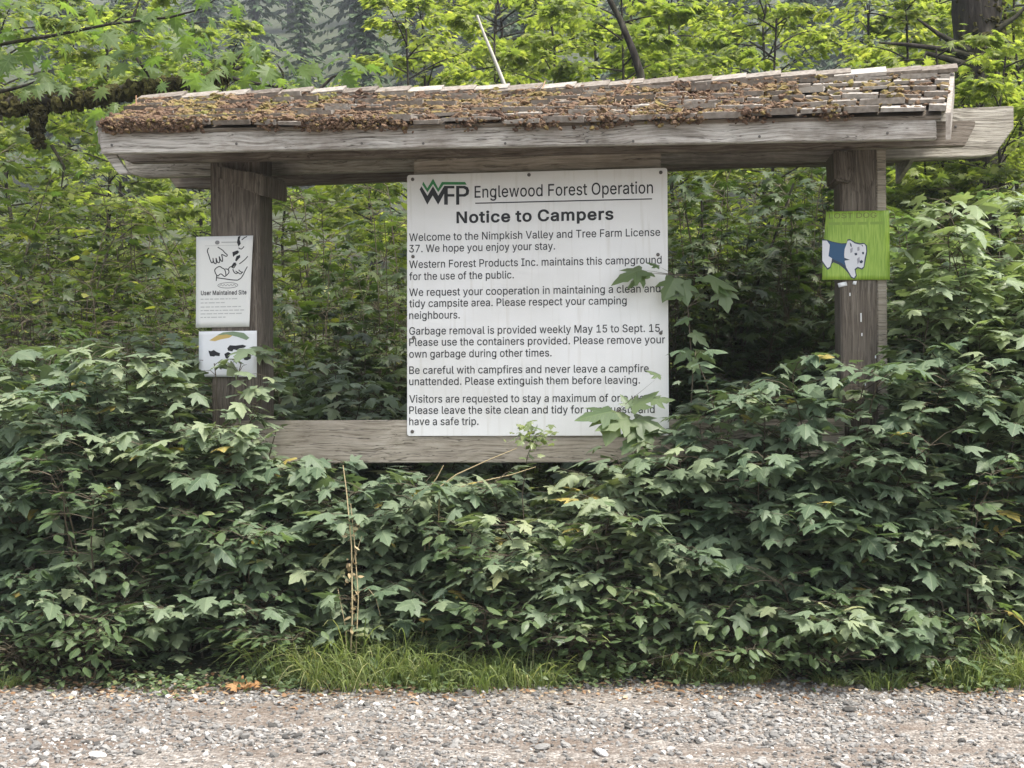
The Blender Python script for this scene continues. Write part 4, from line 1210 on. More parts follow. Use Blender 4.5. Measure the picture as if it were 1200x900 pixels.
fpoly('dog_vest', [[(240, 374), (290, 386), (345, 398), (376, 396), (362, 428), (356, 470), (362, 520), (366, 552), (340, 530), (300, 512), (262, 490), (246, 480), (254, 440), (258, 400)]], plain('blue_vest_print', (0.02, 0.075, 0.16), 0.5), 0.0015)
fpoly('dog_face', [[(430, 460), (448, 458), (450, 474), (434, 476)], [(484, 452), (498, 452), (498, 468), (486, 468)], [(466, 516), (482, 508), (492, 520), (482, 532), (468, 530)], [(398, 384), (410, 396), (412, 420), (402, 410)], [(478, 400), (492, 406), (490, 416)]], dark_line, 0.0019)
fpoly('dog_shading', [[(400, 430), (420, 420), (416, 452), (402, 460)], [(450, 420), (466, 414), (468, 440), (452, 446)], [(448, 500), (466, 486), (468, 514), (452, 540)]], plain('grey_print', (0.30, 0.30, 0.34), 0.5), 0.0016)
g = G()
put_text(g, fd, [('LOST DOG', dp(252, 195)[0], dp(590, 195)[0], dp(0, 212)[1], 0.075)], 0.0007, 0.0)
g.build('lettering', plain('faded_brown_print', (0.15, 0.16, 0.04), 0.6), dog)
g = G()
for (x0, x1) in ((250, 330), (345, 440), (455, 530), (545, 640)):
    a, b = dp(x0, 250), dp(x1, 250)
    flat_poly(g, fd, [(a[0], a[1] - 0.02), (b[0], a[1] - 0.02), (b[0], a[1] + 0.02), (a[0], a[1] + 0.02)], 0.0006)
g.build('faded_line', plain('faded_olive_print', (0.20, 0.31, 0.05), 0.6), dog)
# scrap of white tape under it
tp, ft = sheet('tape_scrap', [(981.5, 332), (992, 330), (993, 334.5), (983, 337)], -0.004, lambda u, v: 0.004 * math.sin(u * 4), paper2,
               'torn scrap of white tape on the post just under the green poster', 'tape', 3, 2)
tp2, ft = sheet('torn_paper', [(1000, 329.5), (1004, 329.5), (1003, 334), (999, 333)], -0.004, lambda u, v: 0.003 * u, paper2,
                'tiny torn bit of red-edged paper at the foot of the green poster', 'paper', 2, 2)
for (x, y) in ((1009, 372), (1010, 392), (1026, 418), (996, 345), (1014, 450)):
    g = G()
    c = np.array(K(x, y, -0.001))
    gbox(g, c, (0.005, 0.003, 0.014 if y != 372 else 0.04))
    g.build('staple', paper2, shelter)

# ---------------------------------------------------------------- foreground hedge of lobed-leaf bushes
KI = np.array(KLI)


def klocal(P):
    return P @ KI[:3, :3].T + KI[:3, 3]


SXW0, SXW1 = float(SA.x), float(SB.x)


def keep_fn(P, S):
    q = klocal(P)
    x, y, z = q[:, 0], q[:, 1], q[:, 2]
    bad = np.zeros(len(P), bool)
    # nothing grows through the sign, the rail, the posts or the beams
    bad |= (x > SXW0 - 0.04) & (x < SXW1 + 0.04) & (abs(y + 0.03) < 0.07) & (z > 0.96)
    bad |= (x > pl0 - 0.1) & (x < pr2 + 0.1) & (abs(y + 0.02) < 0.06) & (z > 0.84) & (z < 1.10)
    for a, b in ((pl0, pl1), (pr0, pr2)):
        bad |= (x > a - 0.04) & (x < b + 0.04) & (y > -0.05) & (y < 0.26)
    bad |= (z > 2.1) & (abs(y) < 0.75)
    # the sign face and the notices stay readable: trimmed back in front of them
    bad |= (x > SXW0 - 0.05) & (x < SXW1 - 0.17) & (y < 0) & (z > 0.99)
    bad |= (x > SXW0 - 0.05) & (x < SXW1 + 0.01) & (y < 0) & (z > 1.12)
    bad |= (x > pl0 - 0.10) & (x < pl1 + 0.04) & (y < 0) & (z > 1.40)
    bad |= (x > pr0 - 0.10) & (x < pr2 + 0.04) & (y < 0) & (z > 1.42)
    bad |= (x > pl1 + 0.15) & (x < SXW0) & (y < 0) & (z > 0.93)
    return ~bad


def hedge_top(px):
    xs = [-100, 0, 230, 300, 350, 470, 560, 650, 740, 790, 860, 950, 1050, 1120, 1200, 1300]
    ys = [395, 402, 404, 425, 520, 545, 568, 572, 540, 465, 400, 415, 375, 320, 310, 310]
    return np.interp(px, xs, ys)


G_HEDGE = 'lobed-leaf bushes in front of the shelter'


def add_bush(px, y, H, Rad, nst, size, seed, label, mat=None, group=G_HEDGE, nodes=8, temps=CUR, keep=True, front=0.1, t0=0.12):
    p = at(px, 450, y); p.z = float(hgt(p.x, p.y)) - 0.01
    lm, sm = cane_bush(seed, H, Rad, nst, size, nodes, front, keep_fn if keep else None, temps, p[:], t0=t0)
    o = empty('bush', p)
    tag(o, label, 'bush', group)
    link('leaves', lm, mat or M['bush'], o)
    link('stems', sm, M['stem'], o)
    return o


LOWB = {
    20: 'low dark bush at the left edge of the photo, beside the gravel',
    118: 'low dark bush at the gravel edge, second from the left edge',
    212: 'low dark bush over the bare hollow left of the orange leaf',
    306: 'low dark bush rising behind the orange dead leaf',
    400: 'low bush behind the dry tan stalk',
    492: 'low bush behind the tall middle grass, under the sign\'s left edge',
    585: 'low bush below the bottom left half of the white sign',
    680: 'low bush below the bottom right half of the white sign',
    772: 'low bush below the right corner of the white sign',
    862: 'low bush over the gravel halfway between sign and right post',
    955: 'low bush in front of the foot of the right post',
    1050: 'low bush just right of the right post, by the small grass tuft',
    1145: 'low bush behind the bright grass at the right edge',
    1230: 'low bush cut by the right edge of the photo',
}
for i, (px, lab) in enumerate(LOWB.items()):
    yl = 5.76 if px < 740 else 5.60
    H = 0.64 + 0.18 * math.sin(i * 2.3)
    add_bush(px, yl + 0.06 * math.sin(i * 1.7), H, 0.38, 12, 0.074, 100 + i, lab, group='low bushes along the gravel edge')
for i, (px, y, H, lab) in enumerate(((45, 5.50, 0.42, 'small-leaved bramble at the left edge of the gravel'), (95, 5.46, 0.36, 'small-leaved bramble creeping near the lower left corner'),
                                     (335, 5.56, 0.40, 'small-leaved bramble just right of the orange dead leaf'), (660, 5.50, 0.38, 'small-leaved bramble at the right end of the middle grass'),
                                     (745, 5.48, 0.44, 'small-leaved bramble below the right end of the sign'), (820, 5.44, 0.40, 'small-leaved bramble arching over the gravel under the sign\'s right side'),
                                     (905, 5.46, 0.34, 'small-leaved bramble in the dark hollow left of the right post'), (1075, 5.42, 0.36, 'small-leaved bramble beside the lone bright grass tuft'))):
    add_bush(px, y, H, 0.30, 9, 0.052, 160 + i, lab, mat=M['bush2'], group='brambles along the gravel edge', temps=OVA, nodes=7)
for i, (px, y, H, lab) in enumerate(((105, 5.62, 1.05, 'small-leaved upright shrub woven into the dark bushes at far left'), (290, 5.66, 0.95, 'small-leaved upright shrub before the left end of the rail'),
                                     (560, 5.55, 0.72, 'small-leaved upright shrub below the sign\'s lower left'), (700, 5.55, 0.74, 'small-leaved upright shrub below the sign\'s lower right'),
                                     (930, 5.5, 1.0, 'small-leaved upright shrub in front of the right post\'s left side'), (1120, 5.5, 1.1, 'small-leaved upright shrub in the hedge at far right'))):
    add_bush(px, y, H, 0.30, 11, 0.055, 180 + i, lab, mat=M['bush2'], group='small-leaved shrubs in the hedge', temps=OVA + CUR[:1], nodes=9)
TALLB = {
    -40: 'tall dark bush leaving the left edge of the photo',
    60: 'tall dark bush at far left, second row behind the gravel',
    150: 'tall dark bush left of the paper notices',
    245: 'tall dark bush hiding the foot of the left post',
    335: 'bush in front of the left end of the grey rail',
    430: 'bush under the grey rail, left of the white sign',
    525: 'bush under the left corner of the white sign',
    620: 'bush under the middle of the white sign and rail',
    715: 'bush under the right part of the white sign',
    805: 'bush beside the right edge of the white sign, leaves over its corner',
    890: 'tall bush between the white sign and right post',
    975: 'tall bush hiding the foot of the right post',
    1065: 'tall bush just right of the right post',
    1150: 'tall pale-topped bush at the far right',
    1240: 'tall bush leaving the right edge of the photo',
}
for i, (px, lab) in enumerate(TALLB.items()):
    top = hedge_top(px)
    y = 5.98 if px < 300 or px > 780 else 5.90
    if px > 780: y = 5.70
    if px > 1000: y = 5.86
    H = CAM_Z - (top - 450) / FOC * y - 0.05
    add_bush(px, y, H * 1.12, 0.48, 25, 0.078, 200 + i, lab, group='tall bushes in front of the shelter', nodes=12, t0=0.25)
for i, (px, y, H, lab) in enumerate(((1095, 5.98, 2.2, 'tallest lobed-leaf bush, climbing beside the right post below the green poster'), (1170, 6.0, 2.25, 'tall lobed-leaf bush near the right edge, level with the green poster'),
                                     (1250, 6.0, 2.3, 'tall lobed-leaf bush cut by the right edge, level with the green poster'))):
    add_bush(px, y, H, 0.42, 24, 0.085, 260 + i, lab, mat=M['pale'], group='tallest bushes right of the right post', nodes=12, t0=0.4)
BACKB = {
    30: (6.9, 1.65), 140: (7.0, 1.6), 330: (6.75, 1.42), 410: (6.8, 1.40), 480: (7.0, 1.3), 800: (6.75, 1.25), 880: (6.9, 1.35), 960: (6.8, 1.4), 1090: (6.65, 2.35), 1180: (6.6, 2.3), 1265: (6.6, 2.4),
}
BL = ['light green bush at the left edge behind the dark front bushes', 'light green bush behind the dark bushes, left of the paper notices',
      'bush behind the rail, next to the left post', 'bush behind the rail midway between left post and sign', 'bush half hidden behind the left edge of the white sign',
      'bush half hidden behind the right edge of the white sign', 'bush standing in the shade between sign and right post', 'bush behind the right post',
      'tall pale green bush right of the green poster', 'tall pale green bush near the right edge, behind the front bushes', 'tall pale green bush leaving the right edge']
for i, (px, (y, H)) in enumerate(BACKB.items()):
    add_bush(px, y, H, 0.52, 24, 0.078, 300 + i, BL[i], mat=M['bush2'] if i in (0, 1, 8, 9, 10) else M['bush'], group='bushes beside and behind the shelter', nodes=9)

# ---------------------------------------------------------------- background shrubs and trees
def copy_thing(root, loc, rz, sc=1.0, label=None):
    r = root.copy(); COL.objects.link(r)
    r.location = loc; r.rotation_euler = (0, 0, rz); r.scale = (sc, sc, sc)
    if label: r['label'] = label
    for ch in root.children:
        c = ch.copy(); COL.objects.link(c); c.parent = r
    return r


def shrub_proto(seed, H, Rad, nst, size, mat, temps, nodes=10, nm='shrub'):
    lm, sm = cane_bush(seed, H, Rad, nst, size, nodes, 0, None, temps, rmin=0.02, twig=(0.10, 0.34), el=(-0.5, 0.35))
    o = empty(nm)
    link('leaves', lm, mat, o); link('stems', sm, M['stem'], o)
    return o


def tier_tree(seed, H, Rad, size, mat, temps, nbr=30, per=46, trunk_r=0.045, z0=0.16, nm='tree'):
    """young broadleaf tree: leaning trunk, near-level branches with flat leafy sprays and gaps between"""
    rg = np.random.default_rng(seed)
    gt, gl, L = G(), G(), Leaves()
    lean = rg.normal(0, 0.05 * H, 2)
    tr = np.stack([np.linspace(0, 1, 9) ** 1.3 * lean[0] + rg.normal(0, 0.03, 9), np.linspace(0, 1, 9) ** 1.3 * lean[1] + rg.normal(0, 0.03, 9), np.linspace(-0.1, H, 9)], -1)
    tube(gt, tr, np.linspace(trunk_r, 0.008, 9), 7)
    az = rg.uniform(0, 6.28)
    for i in range(nbr):
        f = z0 + (1 - z0) * (i + rg.random()) / nbr
        k = min(int(f * 8), 7); u = f * 8 - k
        p = tr[k] * (1 - u) + tr[k + 1] * u
        az += 2.4 + rg.normal(0, 0.4)
        ln = Rad * rg.uniform(0.55, 1.1) * (1.05 - 0.75 * max(0, f - 0.35))
        e = rg.uniform(0.05, 0.6)
        q = p + dirv(az, e) * ln
        q[2] -= 0.12 * ln
        c = bez(p, (p + q) / 2 + [0, 0, 0.12 * ln], q, 7)
        tube(gt, c, np.linspace(0.014, 0.003, 7) * (trunk_r / 0.045), 5)
        for j in range(per):
            t = math.sqrt(rg.uniform(0.08, 1.0))
            kk = min(int(t * 6), 5); uu = t * 6 - kk
            b = c[kk] * (1 - uu) + c[kk + 1] * uu
            sa = az + rg.choice([-1, 1]) * rg.uniform(0.4, 1.5)
            w = rg.uniform(0.03, 0.34) * ln * (1.15 - t * 0.7)
            pp = b + dirv(sa, rg.normal(0.0, 0.25)) * w
            if j % 4 == 0: gt.add([b - [0, 0, .002], b + [0, 0, .002], pp], [(0, 1, 2)])
            L.add(pp, dirv(sa + rg.normal(0, 0.6), rg.uniform(-0.6, 0.2)), np.array([0, 0, 1.0]) + rg.normal(0, 0.33, 3), size * rg.uniform(0.6, 1.15))
    put_leaves(gl, L.P, L.D, L.N, L.S, temps, np.clip(rg.beta(2, 2.4, len(L.P)), 0, 1), rg)
    o = empty(nm)
    link('crown', gl.mesh('crown'), mat, o); link('trunk', gt.mesh('trunk'), M['bark'], o)
    return o


shr = [shrub_proto(400 + i, 2.0, 0.62, 22, 0.062 if i < 3 else 0.075, M['shrub'], OVA if i < 3 else PAL) for i in range(5)]
trees = [tier_tree(500 + i, 4.2, 1.25, 0.075 if i % 2 else 0.085, M['tree'], PAL if i % 2 == 0 else OVA, 40, 105, 0.028) for i in range(5)]


def place(protos, used, px, y, sc, rz, label, group, cat, pick, dz=-0.03):
    p = at(px, 450, y); p.z = float(hgt(p.x, p.y)) + dz
    o = protos[pick]
    if pick in used: r = copy_thing(o, p, rz, sc, label)
    else:
        r = o; r.location = p; r.rotation_euler = (0, 0, rz); r.scale = (sc, sc, sc); used.add(pick)
    tag(r, label, cat, group)
    return r


us, ut = set(), set()
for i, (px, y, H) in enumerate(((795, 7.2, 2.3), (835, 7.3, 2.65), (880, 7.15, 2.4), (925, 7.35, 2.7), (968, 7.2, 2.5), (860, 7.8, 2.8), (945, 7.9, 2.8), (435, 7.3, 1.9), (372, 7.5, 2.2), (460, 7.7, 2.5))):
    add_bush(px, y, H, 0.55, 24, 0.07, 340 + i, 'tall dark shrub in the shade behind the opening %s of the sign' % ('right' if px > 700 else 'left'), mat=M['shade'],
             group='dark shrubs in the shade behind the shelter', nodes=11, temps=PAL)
rr = random.Random(21)
# nearest thicket, seen through the opening and beside the posts
for i, px in enumerate(range(-110, 1330, 82)):
    y = 7.9 + rr.uniform(-0.3, 0.5)
    lab = ('mid green leafy shrub in the thicket left of the shelter' if px < 230 else
           'leafy shrub of the thicket seen through the opening left of the sign' if px < 480 else
           'leafy shrub of the thicket hidden behind the white sign' if px < 770 else
           'shaded leafy shrub seen through the opening right of the sign' if px < 985 else
           'mid green leafy shrub in the thicket right of the shelter')
    place(shr, us, px, y, rr.uniform(0.95, 1.2), rr.uniform(0, 6.28), lab, 'shrubs of the thicket behind the shelter', 'shrub', i % 5)
for i, px in enumerate(range(-140, 1380, 105)):
    y = 9.4 + rr.uniform(-0.4, 0.8)
    place(shr, us, px, y, rr.uniform(1.35, 1.6), rr.uniform(0, 6.28), 'taller shrub in the second row of the thicket, yellowish green', 'taller shrubs behind the thicket', 'shrub', (i * 2 + 1) % 5)
TREES = [(-90, 10.6, 1.05), (30, 11.6, 1.1), (130, 10.8, 0.98), (225, 13.5, 1.05), (330, 14, 0.95), (420, 11.5, 0.86), (505, 12.5, 1.08), (585, 11, 0.98), (665, 13, 1.15),
         (735, 11.2, 1.05), (810, 12.4, 1.1), (885, 10.8, 0.98), (965, 13.5, 0.98), (1050, 11.0, 0.98), (1140, 12.5, 1.15), (1215, 10.6, 1.05), (1300, 12, 1.1),
         (500, 14.8, 1.25), (620, 15.2, 1.35), (760, 14.6, 1.3), (900, 14.8, 1.3), (1000, 15.2, 1.25), (1180, 14.2, 1.3), (150, 15, 1.25), (240, 17, 1.3), (60, 15.5, 1.4), (560, 16.5, 1.45), (700, 17, 1.5), (840, 16, 1.4), (1100, 16, 1.45), (1250, 16.5, 1.5), (-60, 16, 1.5)]
for px, y, sc in ((1125, 9.0, 1.36), (1180, 9.1, 1.42), (1150, 8.7, 1.3)):
    place(shr, us, px, y, sc, rr.uniform(0, 6.28), 'tall shrub growing in front of the dark trunk at the right', 'shrubs before the dark trunk', 'shrub', 3)
TREES += [(1085, 9.0, 0.7), (1200, 9.2, 0.8), (1120, 9.0, 0.84), (1175, 8.8, 0.8)]
for i, (px, y, sc) in enumerate(TREES):
    lab = ('bright green young tree above the left end of the roof' if px < 330 else
           'bright yellow-green young tree above the middle of the roof' if px < 760 else
           'bright yellow-green young tree above the right half of the roof' if px < 1090 else
           'bright green young tree at the far right beyond the shelter')
    place(trees, ut, px, y, sc, rr.uniform(0, 6.28), lab, 'young broadleaf trees behind the shelter', 'tree', i % 5)


def conifer(seed, H):
    rg = np.random.default_rng(seed)
    gt, gl = G(), G()
    tube(gt, [(0, 0, -1), (0, 0, H * 0.5), (0, 0, H)], [H * 0.014, H * 0.009, 0.01], 6)
    L = Leaves()
    nb = 120
    for i in range(nb):
        f = 0.10 + 0.90 * (i / nb) ** 0.95
        z = H * f
        ln = H * 0.17 * (1.02 - f) * rg.uniform(0.65, 1.2) + 0.15
        az = i * 2.39996 + rg.normal(0, 0.3)
        for j in range(15):
            t = (j + 0.7) / 15
            p = np.array([0, 0, z]) + dirv(az, -0.12) * ln * t + [0, 0, -0.22 * ln * t * t]
            for sd in (-1, 1):
                L.add(p, dirv(az + sd * rg.uniform(0.3, 1.1), rg.uniform(-0.7, -0.1)), np.array([0, 0, 1]) + rg.normal(0, 0.3, 3), H * 0.026 * rg.uniform(0.6, 1.3) * (1.1 - 0.5 * t))
    put_leaves(gl, L.P, L.D, L.N, L.S, OVA, rg.random(len(L.P)), rg)
    o = empty('conifer')
    link('crown', gl.mesh('conifer_crown'), M['conifer'], o); link('trunk', gt.mesh('conifer_trunk'), M['bark'], o)
    return o


con = [conifer(600 + i, 18.0) for i in range(3)]
uc = set()
rr = random.Random(8)
k = 0
for row, (y, step, sc) in enumerate(((46, 5.0, 0.7), (60, 5.2, 0.85), (76, 5.6, 0.95), (96, 6.2, 1.05), (122, 7.6, 1.15))):
    half = y * 0.46 + 3
    x = -half
    while x < half:
        px = 600 + (x + rr.uniform(-1, 1)) / y * FOC
        place(con, uc, px, y + rr.uniform(-4, 4), sc * rr.uniform(0.75, 1.2), rr.uniform(0, 6.28), 'hazy dark conifer on the far hillside above the young trees',
              'conifers on the far hillside', 'conifer', k % 3, -0.3)
        k += 1
        x += step

# ---------------------------------------------------------------- mossy maple branch at the left
def build_maple():
    rg = np.random.default_rng(91)
    Y = 7.0
    root = empty('maple_tree', at(-330, 450, Y)); root.location.z = 0
    org = np.array(root.location)
    tag(root, 'big leaf maple reaching in from the left with a dark mossy bough', 'tree')
    g = G()
    B = lambda px, py, dy=0.0: np.array(at(px, py, Y + dy)) - org
    trunk = np.stack([(0, 0, -0.1), (0.03, 0, 1.2), (0.0, 0.05, 2.4), (0.1, 0.1, 4.2), (0.05, 0.1, 6.5)])
    tube(g, trunk, [0.26, 0.21, 0.18, 0.14, 0.07], 12)
    g.build('trunk', M['bark'], root, smooth=True)
    bough = np.array([B(-325, 150), B(-180, 128), B(-60, 120), B(20, 122), B(80, 116), B(120, 110), B(170, 100), B(215, 94), B(260, 89), B(284, 78)])
    g = G()
    tube(g, bough, [0.09, 0.065, 0.045, 0.042, 0.036, 0.03, 0.024, 0.017, 0.012, 0.007], 8)
    twigs = [[(258, 89), (300, 98), (340, 104), (370, 108), (400, 100)], [(205, 95), (230, 108), (262, 112), (290, 106)], [(0, 52), (60, 42), (130, 28), (200, 20), (238, 10), (256, -4)],
             [(40, 120), (46, 138), (48, 160)], [(160, 68), (172, 85), (178, 98)], [(270, 86), (276, 72), (284, 62)], [(120, 118), (118, 135), (112, 142)], [(60, 170), (75, 195), (72, 220)], [(155, 24), (160, 8), (166, -8)],
             [(330, 102), (332, 86), (322, 70)], [(372, 107), (390, 90), (410, 84)], [(-120, 66), (-50, 58), (0, 52)], [(0, 108), (30, 100), (52, 92)]]
    for tw in twigs:
        p = np.array([B(x, y, 0.03 * math.sin(x)) for x, y in tw])
        tube(g, p, np.linspace(0.011 if tw[0][0] not in (40,) else 0.02, 0.0035, len(p)), 5)
    g.build('bough', M['bark'], root, smooth=True)
    # moss sleeves with hanging tufts
    g = G()
    P, S, C = [], [], []
    for _ in range(900):
        t = rg.uniform(0.0, 0.93) * 9
        k = min(int(t), 8); u = t - k
        p = bough[k] * (1 - u) + bough[k + 1] * u
        rad = np.interp(t, np.arange(10), [0.09, 0.065, 0.045, 0.042, 0.036, 0.03, 0.024, 0.017, 0.012, 0.007]) * (0.75 + 0.45 * math.sin(t * 7) ** 2)
        a = rg.uniform(0, 6.28)
        P.append(p + np.array([0, math.cos(a) * rad, math.sin(a) * rad - 0.012])); S.append(rg.uniform(0.010, 0.026)); C.append(rg.random())
    for _ in range(90):
        u = rg.random()
        P.append(B(45 + rg.normal(0, 4), 125 + u * 50) + np.array([0, rg.normal(0, 0.02), 0])); S.append(rg.uniform(0.012, 0.026) * (1.2 - 0.6 * u)); C.append(rg.random() * 0.6)
    blobs(g, np.array(P), np.array(S), ICO1, np.array(C), (0.8, 1.4), 0.35)
    for _ in range(1100):
        t = rg.uniform(2.0, 8.2)
        k = min(int(t), 8); u = t - k
        p = bough[k] * (1 - u) + bough[k + 1] * u + np.array([rg.normal(0, 0.01), rg.normal(0, 0.03), -0.02])
        ln = rg.uniform(0.02, 0.075)
        d = np.array([rg.normal(0, 0.012), rg.normal(0, 0.012), -ln])
        e = dirv(rg.uniform(0, 6.28), 0) * 0.004
        g.add([p - e, p + e, p + d], [(0, 1, 2)], (0, 0, rg.random()))
    tag(g.build('moss', M['hang_moss'], root), kind='stuff')
    # maple leaves on drooping stalks
    gl, L = G(), Leaves()
    gs = G()
    spots = [(x, y) for tw in twigs for x, y in tw[1:] if y > -20]
    spots += [(20, 20), (60, 12), (100, 40), (150, 66), (205, 60), (300, 60), (350, 70), (395, 72), (20, 75), (70, 70), (110, 10), (30, 5), (180, 40), (330, 78), (215, 50), (240, 70), (10, 35), (140, 85)]
    for (x, y) in spots:
        for _ in range(rg.integers(4, 8)):
            b = B(x + rg.normal(0, 14), y + rg.normal(0, 9), rg.normal(0, 0.22))
            if (-560 < x < 110 and y > 115 and rg.random() < 0.6) or (x > 150 and y > 86 and rg.random() < 0.7): continue
            az = rg.uniform(0, 6.28)
            p = b + dirv(az, rg.uniform(-0.5, 0.3)) * rg.uniform(0.04, 0.13)
            gs.add([b - [0, 0, .0015], b + [0, 0, .0015], p], [(0, 1, 2)])
            L.add(p, dirv(az + rg.normal(0, 0.4), rg.uniform(-1.0, -0.1)), np.array([0, -0.35, 1.0]) + rg.normal(0, 0.35, 3), rg.uniform(0.06, 0.14))
    put_leaves(gl, L.P, L.D, L.N, L.S, PAL, rg.random(len(L.P)), rg)
    gl.build('leaves', M['maple'], root)
    gs.build('leaf_stalks', M['stem_green'], root)


build_maple()


def snag():
    """dark mossy trunk at the upper right, broken stubs round it"""
    rg = np.random.default_rng(15)
    Y = 9.8
    p = at(1150, 450, Y); p.z = float(hgt(p.x, p.y))
    root = tag(empty('old_trunk', p), 'thick dark mossy tree trunk at the top right behind the roof end', 'tree')
    org = np.array(p)
    g = G()
    n = 26
    zz = np.linspace(-0.1, 9.0, n)
    pts = np.stack([0.02 * np.sin(zz * 1.3), 0.02 * np.cos(zz), zz], -1)
    tube(g, pts, 0.20 - zz * 0.008 + 0.02 * np.sin(zz * 5.0) + rg.uniform(-0.008, 0.008, n), 16)
    g.build('trunk', M['bark'], root, smooth=True)
    g = G()
    B = lambda px, py, dy=0.0: np.array(at(px, py, Y + dy)) - org
    for tw in ([(1135, 60), (1100, 40), (1075, 22)], [(1140, 66), (1110, 58), (1060, 52), (1030, 50)], [(1160, 40), (1190, 20), (1215, -5)], [(1150, 30), (1180, 50), (1205, 60)], [(1130, 75), (1085, 62), (1080, 80)]):
        q = np.array([B(x, y, -0.15) for x, y in tw])
        tube(g, q, np.linspace(0.028, 0.007, len(q)), 6)
    g.build('stub', M['bark'], root, smooth=True)
    g = G()
    P = []; S = []; C = []
    for _ in range(420):
        a = rg.uniform(3.4, 6.0); z = rg.uniform(3.0, 4.6)
        P.append((0.19 * math.cos(a), 0.19 * math.sin(a), z)); S.append(rg.uniform(0.006, 0.02)); C.append(rg.random())
    blobs(g, np.array(P), np.array(S), ICO1, np.array(C), (0.8, 1.3), 0.35)
    tag(g.build('moss', M['hang_moss'], root), kind='stuff')


snag()


def stick(nm, pts, r0, r1, y, mat, label, cat):
    p = [np.array(at(a, b, y)) for a, b in pts]
    x, yy = p[-1][0], p[-1][1]
    root = tag(empty(nm, (x, yy, float(hgt(x, yy)))), label, cat)
    o = np.array(root.location)
    g = G()
    tube(g, np.array([q - o for q in p]), np.linspace(r0, r1, len(p)), 7)
    g.build('stem', mat, root, smooth=True)
    return root


stick('dead_pole', [(559, 18), (568, 42), (578, 66), (590, 96), (615, 160), (660, 260), (700, 420)], 0.009, 0.018, 9.0, M['dead_wood'], 'bleached bare dead pole leaning among the leaves above the roof', 'dead stem')
stick('dark_sapling', [(708, -12), (726, 22), (742, 60), (750, 85), (770, 200), (790, 420)], 0.02, 0.045, 10.2, M['bark'], 'dark leaning bare stem at the top centre right of the bleached pole', 'dead stem')
# dark bare stems in the shaded opening right of the sign
for i, (pts, lab) in enumerate((([(800, 300), (830, 345), (862, 400), (880, 470), (885, 560)], 'dark bare branch leaning left in the shade right of the sign'),
                               ([(930, 215), (900, 300), (870, 380), (860, 470), (858, 560)], 'dark bare branch leaning right in the shade right of the sign'),
                               ([(822, 235), (826, 330), (830, 440), (832, 560)], 'thin upright dark stem in the shade beside the sign'),
                               ([(968, 355), (940, 400), (915, 450), (905, 560)], 'dark bare branch slanting behind the right post'))):
    stick('bare_branch', pts, 0.006, 0.013, 7.2, M['bark'], lab, 'branch')

# ---------------------------------------------------------------- grass, stalks, litter
def grass_mesh(seed, nbl, hmin, hmax, spread, lean=0.9, w=0.0019):
    rg = np.random.default_rng(seed)
    g = G()
    for _ in range(nbl):
        a = rg.uniform(0, 6.28); r = spread * math.sqrt(rg.random())
        b = np.array([r * math.cos(a), r * math.sin(a) * 0.6, -0.01])
        h = hmin + (hmax - hmin) * rg.beta(1.5, 2.5)
        az = a + rg.normal(0, 1.1)
        out = h * lean * rg.uniform(0.1, 1.5)
        fall = rg.uniform(0.25, 1.0)
        tip = b + np.array([math.cos(az) * out, math.sin(az) * out, h * fall])
        c = bez(b, b + np.array([math.cos(az) * out * 0.35, math.sin(az) * out * 0.35, h * 1.1]), tip, 7)
        e = dirv(az + 1.57 + rg.normal(0, 0.5), rg.normal(0, 0.3))
        ww = w * rg.uniform(0.5, 1.4) * np.array([0.7, 1, 1, 0.9, 0.7, 0.4, 0.05])
        v = np.concatenate([c - e * ww[:, None], c + e * ww[:, None]])
        g.quads(v, [(i, i + 1, 8 + i, 7 + i) for i in range(6)], (0, 0, np.clip(rg.beta(2, 2.2) + (0.4 if rg.random() < 0.12 else 0), 0, 1)))
    return g.mesh('grass_blades')


gm = [grass_mesh(700, 330, 0.04, 0.20, 0.14, 1.1), grass_mesh(701, 300, 0.06, 0.32, 0.15, 1.1), grass_mesh(702, 200, 0.03, 0.11, 0.08, 1.0), grass_mesh(703, 110, 0.12, 0.50, 0.11, 1.0)]
GR = [
    (345, 5.38, 1, 1.0, 'shaggy grass tuft at the left end of the middle grass strip'), (385, 5.36, 1, 1.1, 'bushy grass tuft at the foot of the dry stalk'),
    (415, 5.42, 3, 0.9, 'tallest grass tuft, arching beside the dry tan stalk'), (440, 5.32, 1, 1.1, 'grass tuft right of the dry stalk'),
    (480, 5.36, 1, 1.0, 'grass tuft in the middle strip under the sign corner'), (520, 5.34, 0, 1.1, 'short dense grass tuft under the left third of the sign'),
    (565, 5.30, 0, 1.1, 'short grass tuft spreading onto the gravel under the sign'), (605, 5.30, 0, 1.1, 'bright short grass tuft under the middle of the sign'),
    (635, 5.33, 0, 0.8, 'small grass tuft at the right end of the middle strip'), (505, 5.24, 2, 1.2, 'tiny grass tuft poking out over the gravel, middle strip'),
    (715, 5.42, 2, 1.0, 'small grass tuft under the right third of the sign'), (800, 5.42, 1, 0.9, 'thin grass tuft below the right corner of the sign'),
    (835, 5.38, 0, 1.0, 'grass tuft half under the bushes left of the right post'), (880, 5.36, 0, 0.9, 'low brownish grass tuft left of the lone bright tuft'),
    (970, 5.27, 2, 0.8, 'tiny bright grass tuft on the gravel below the right post'), (1040, 5.22, 2, 1.25, 'lone bright green grass tuft on the gravel edge'),
    (1115, 5.26, 0, 1.0, 'bright grass tuft at the left end of the right strip'), (1150, 5.26, 0, 1.15, 'bright grass tuft in the right strip'),
    (1185, 5.30, 1, 1.0, 'tall grass tuft near the right edge of the photo'), (1225, 5.30, 0, 1.1, 'grass tuft cut by the right edge of the photo'),
    (5, 5.33, 2, 1.0, 'small grass tuft at the left edge of the photo'), (1160, 5.45, 3, 0.8, 'tall thin grass tuft standing behind the right strip'),
]
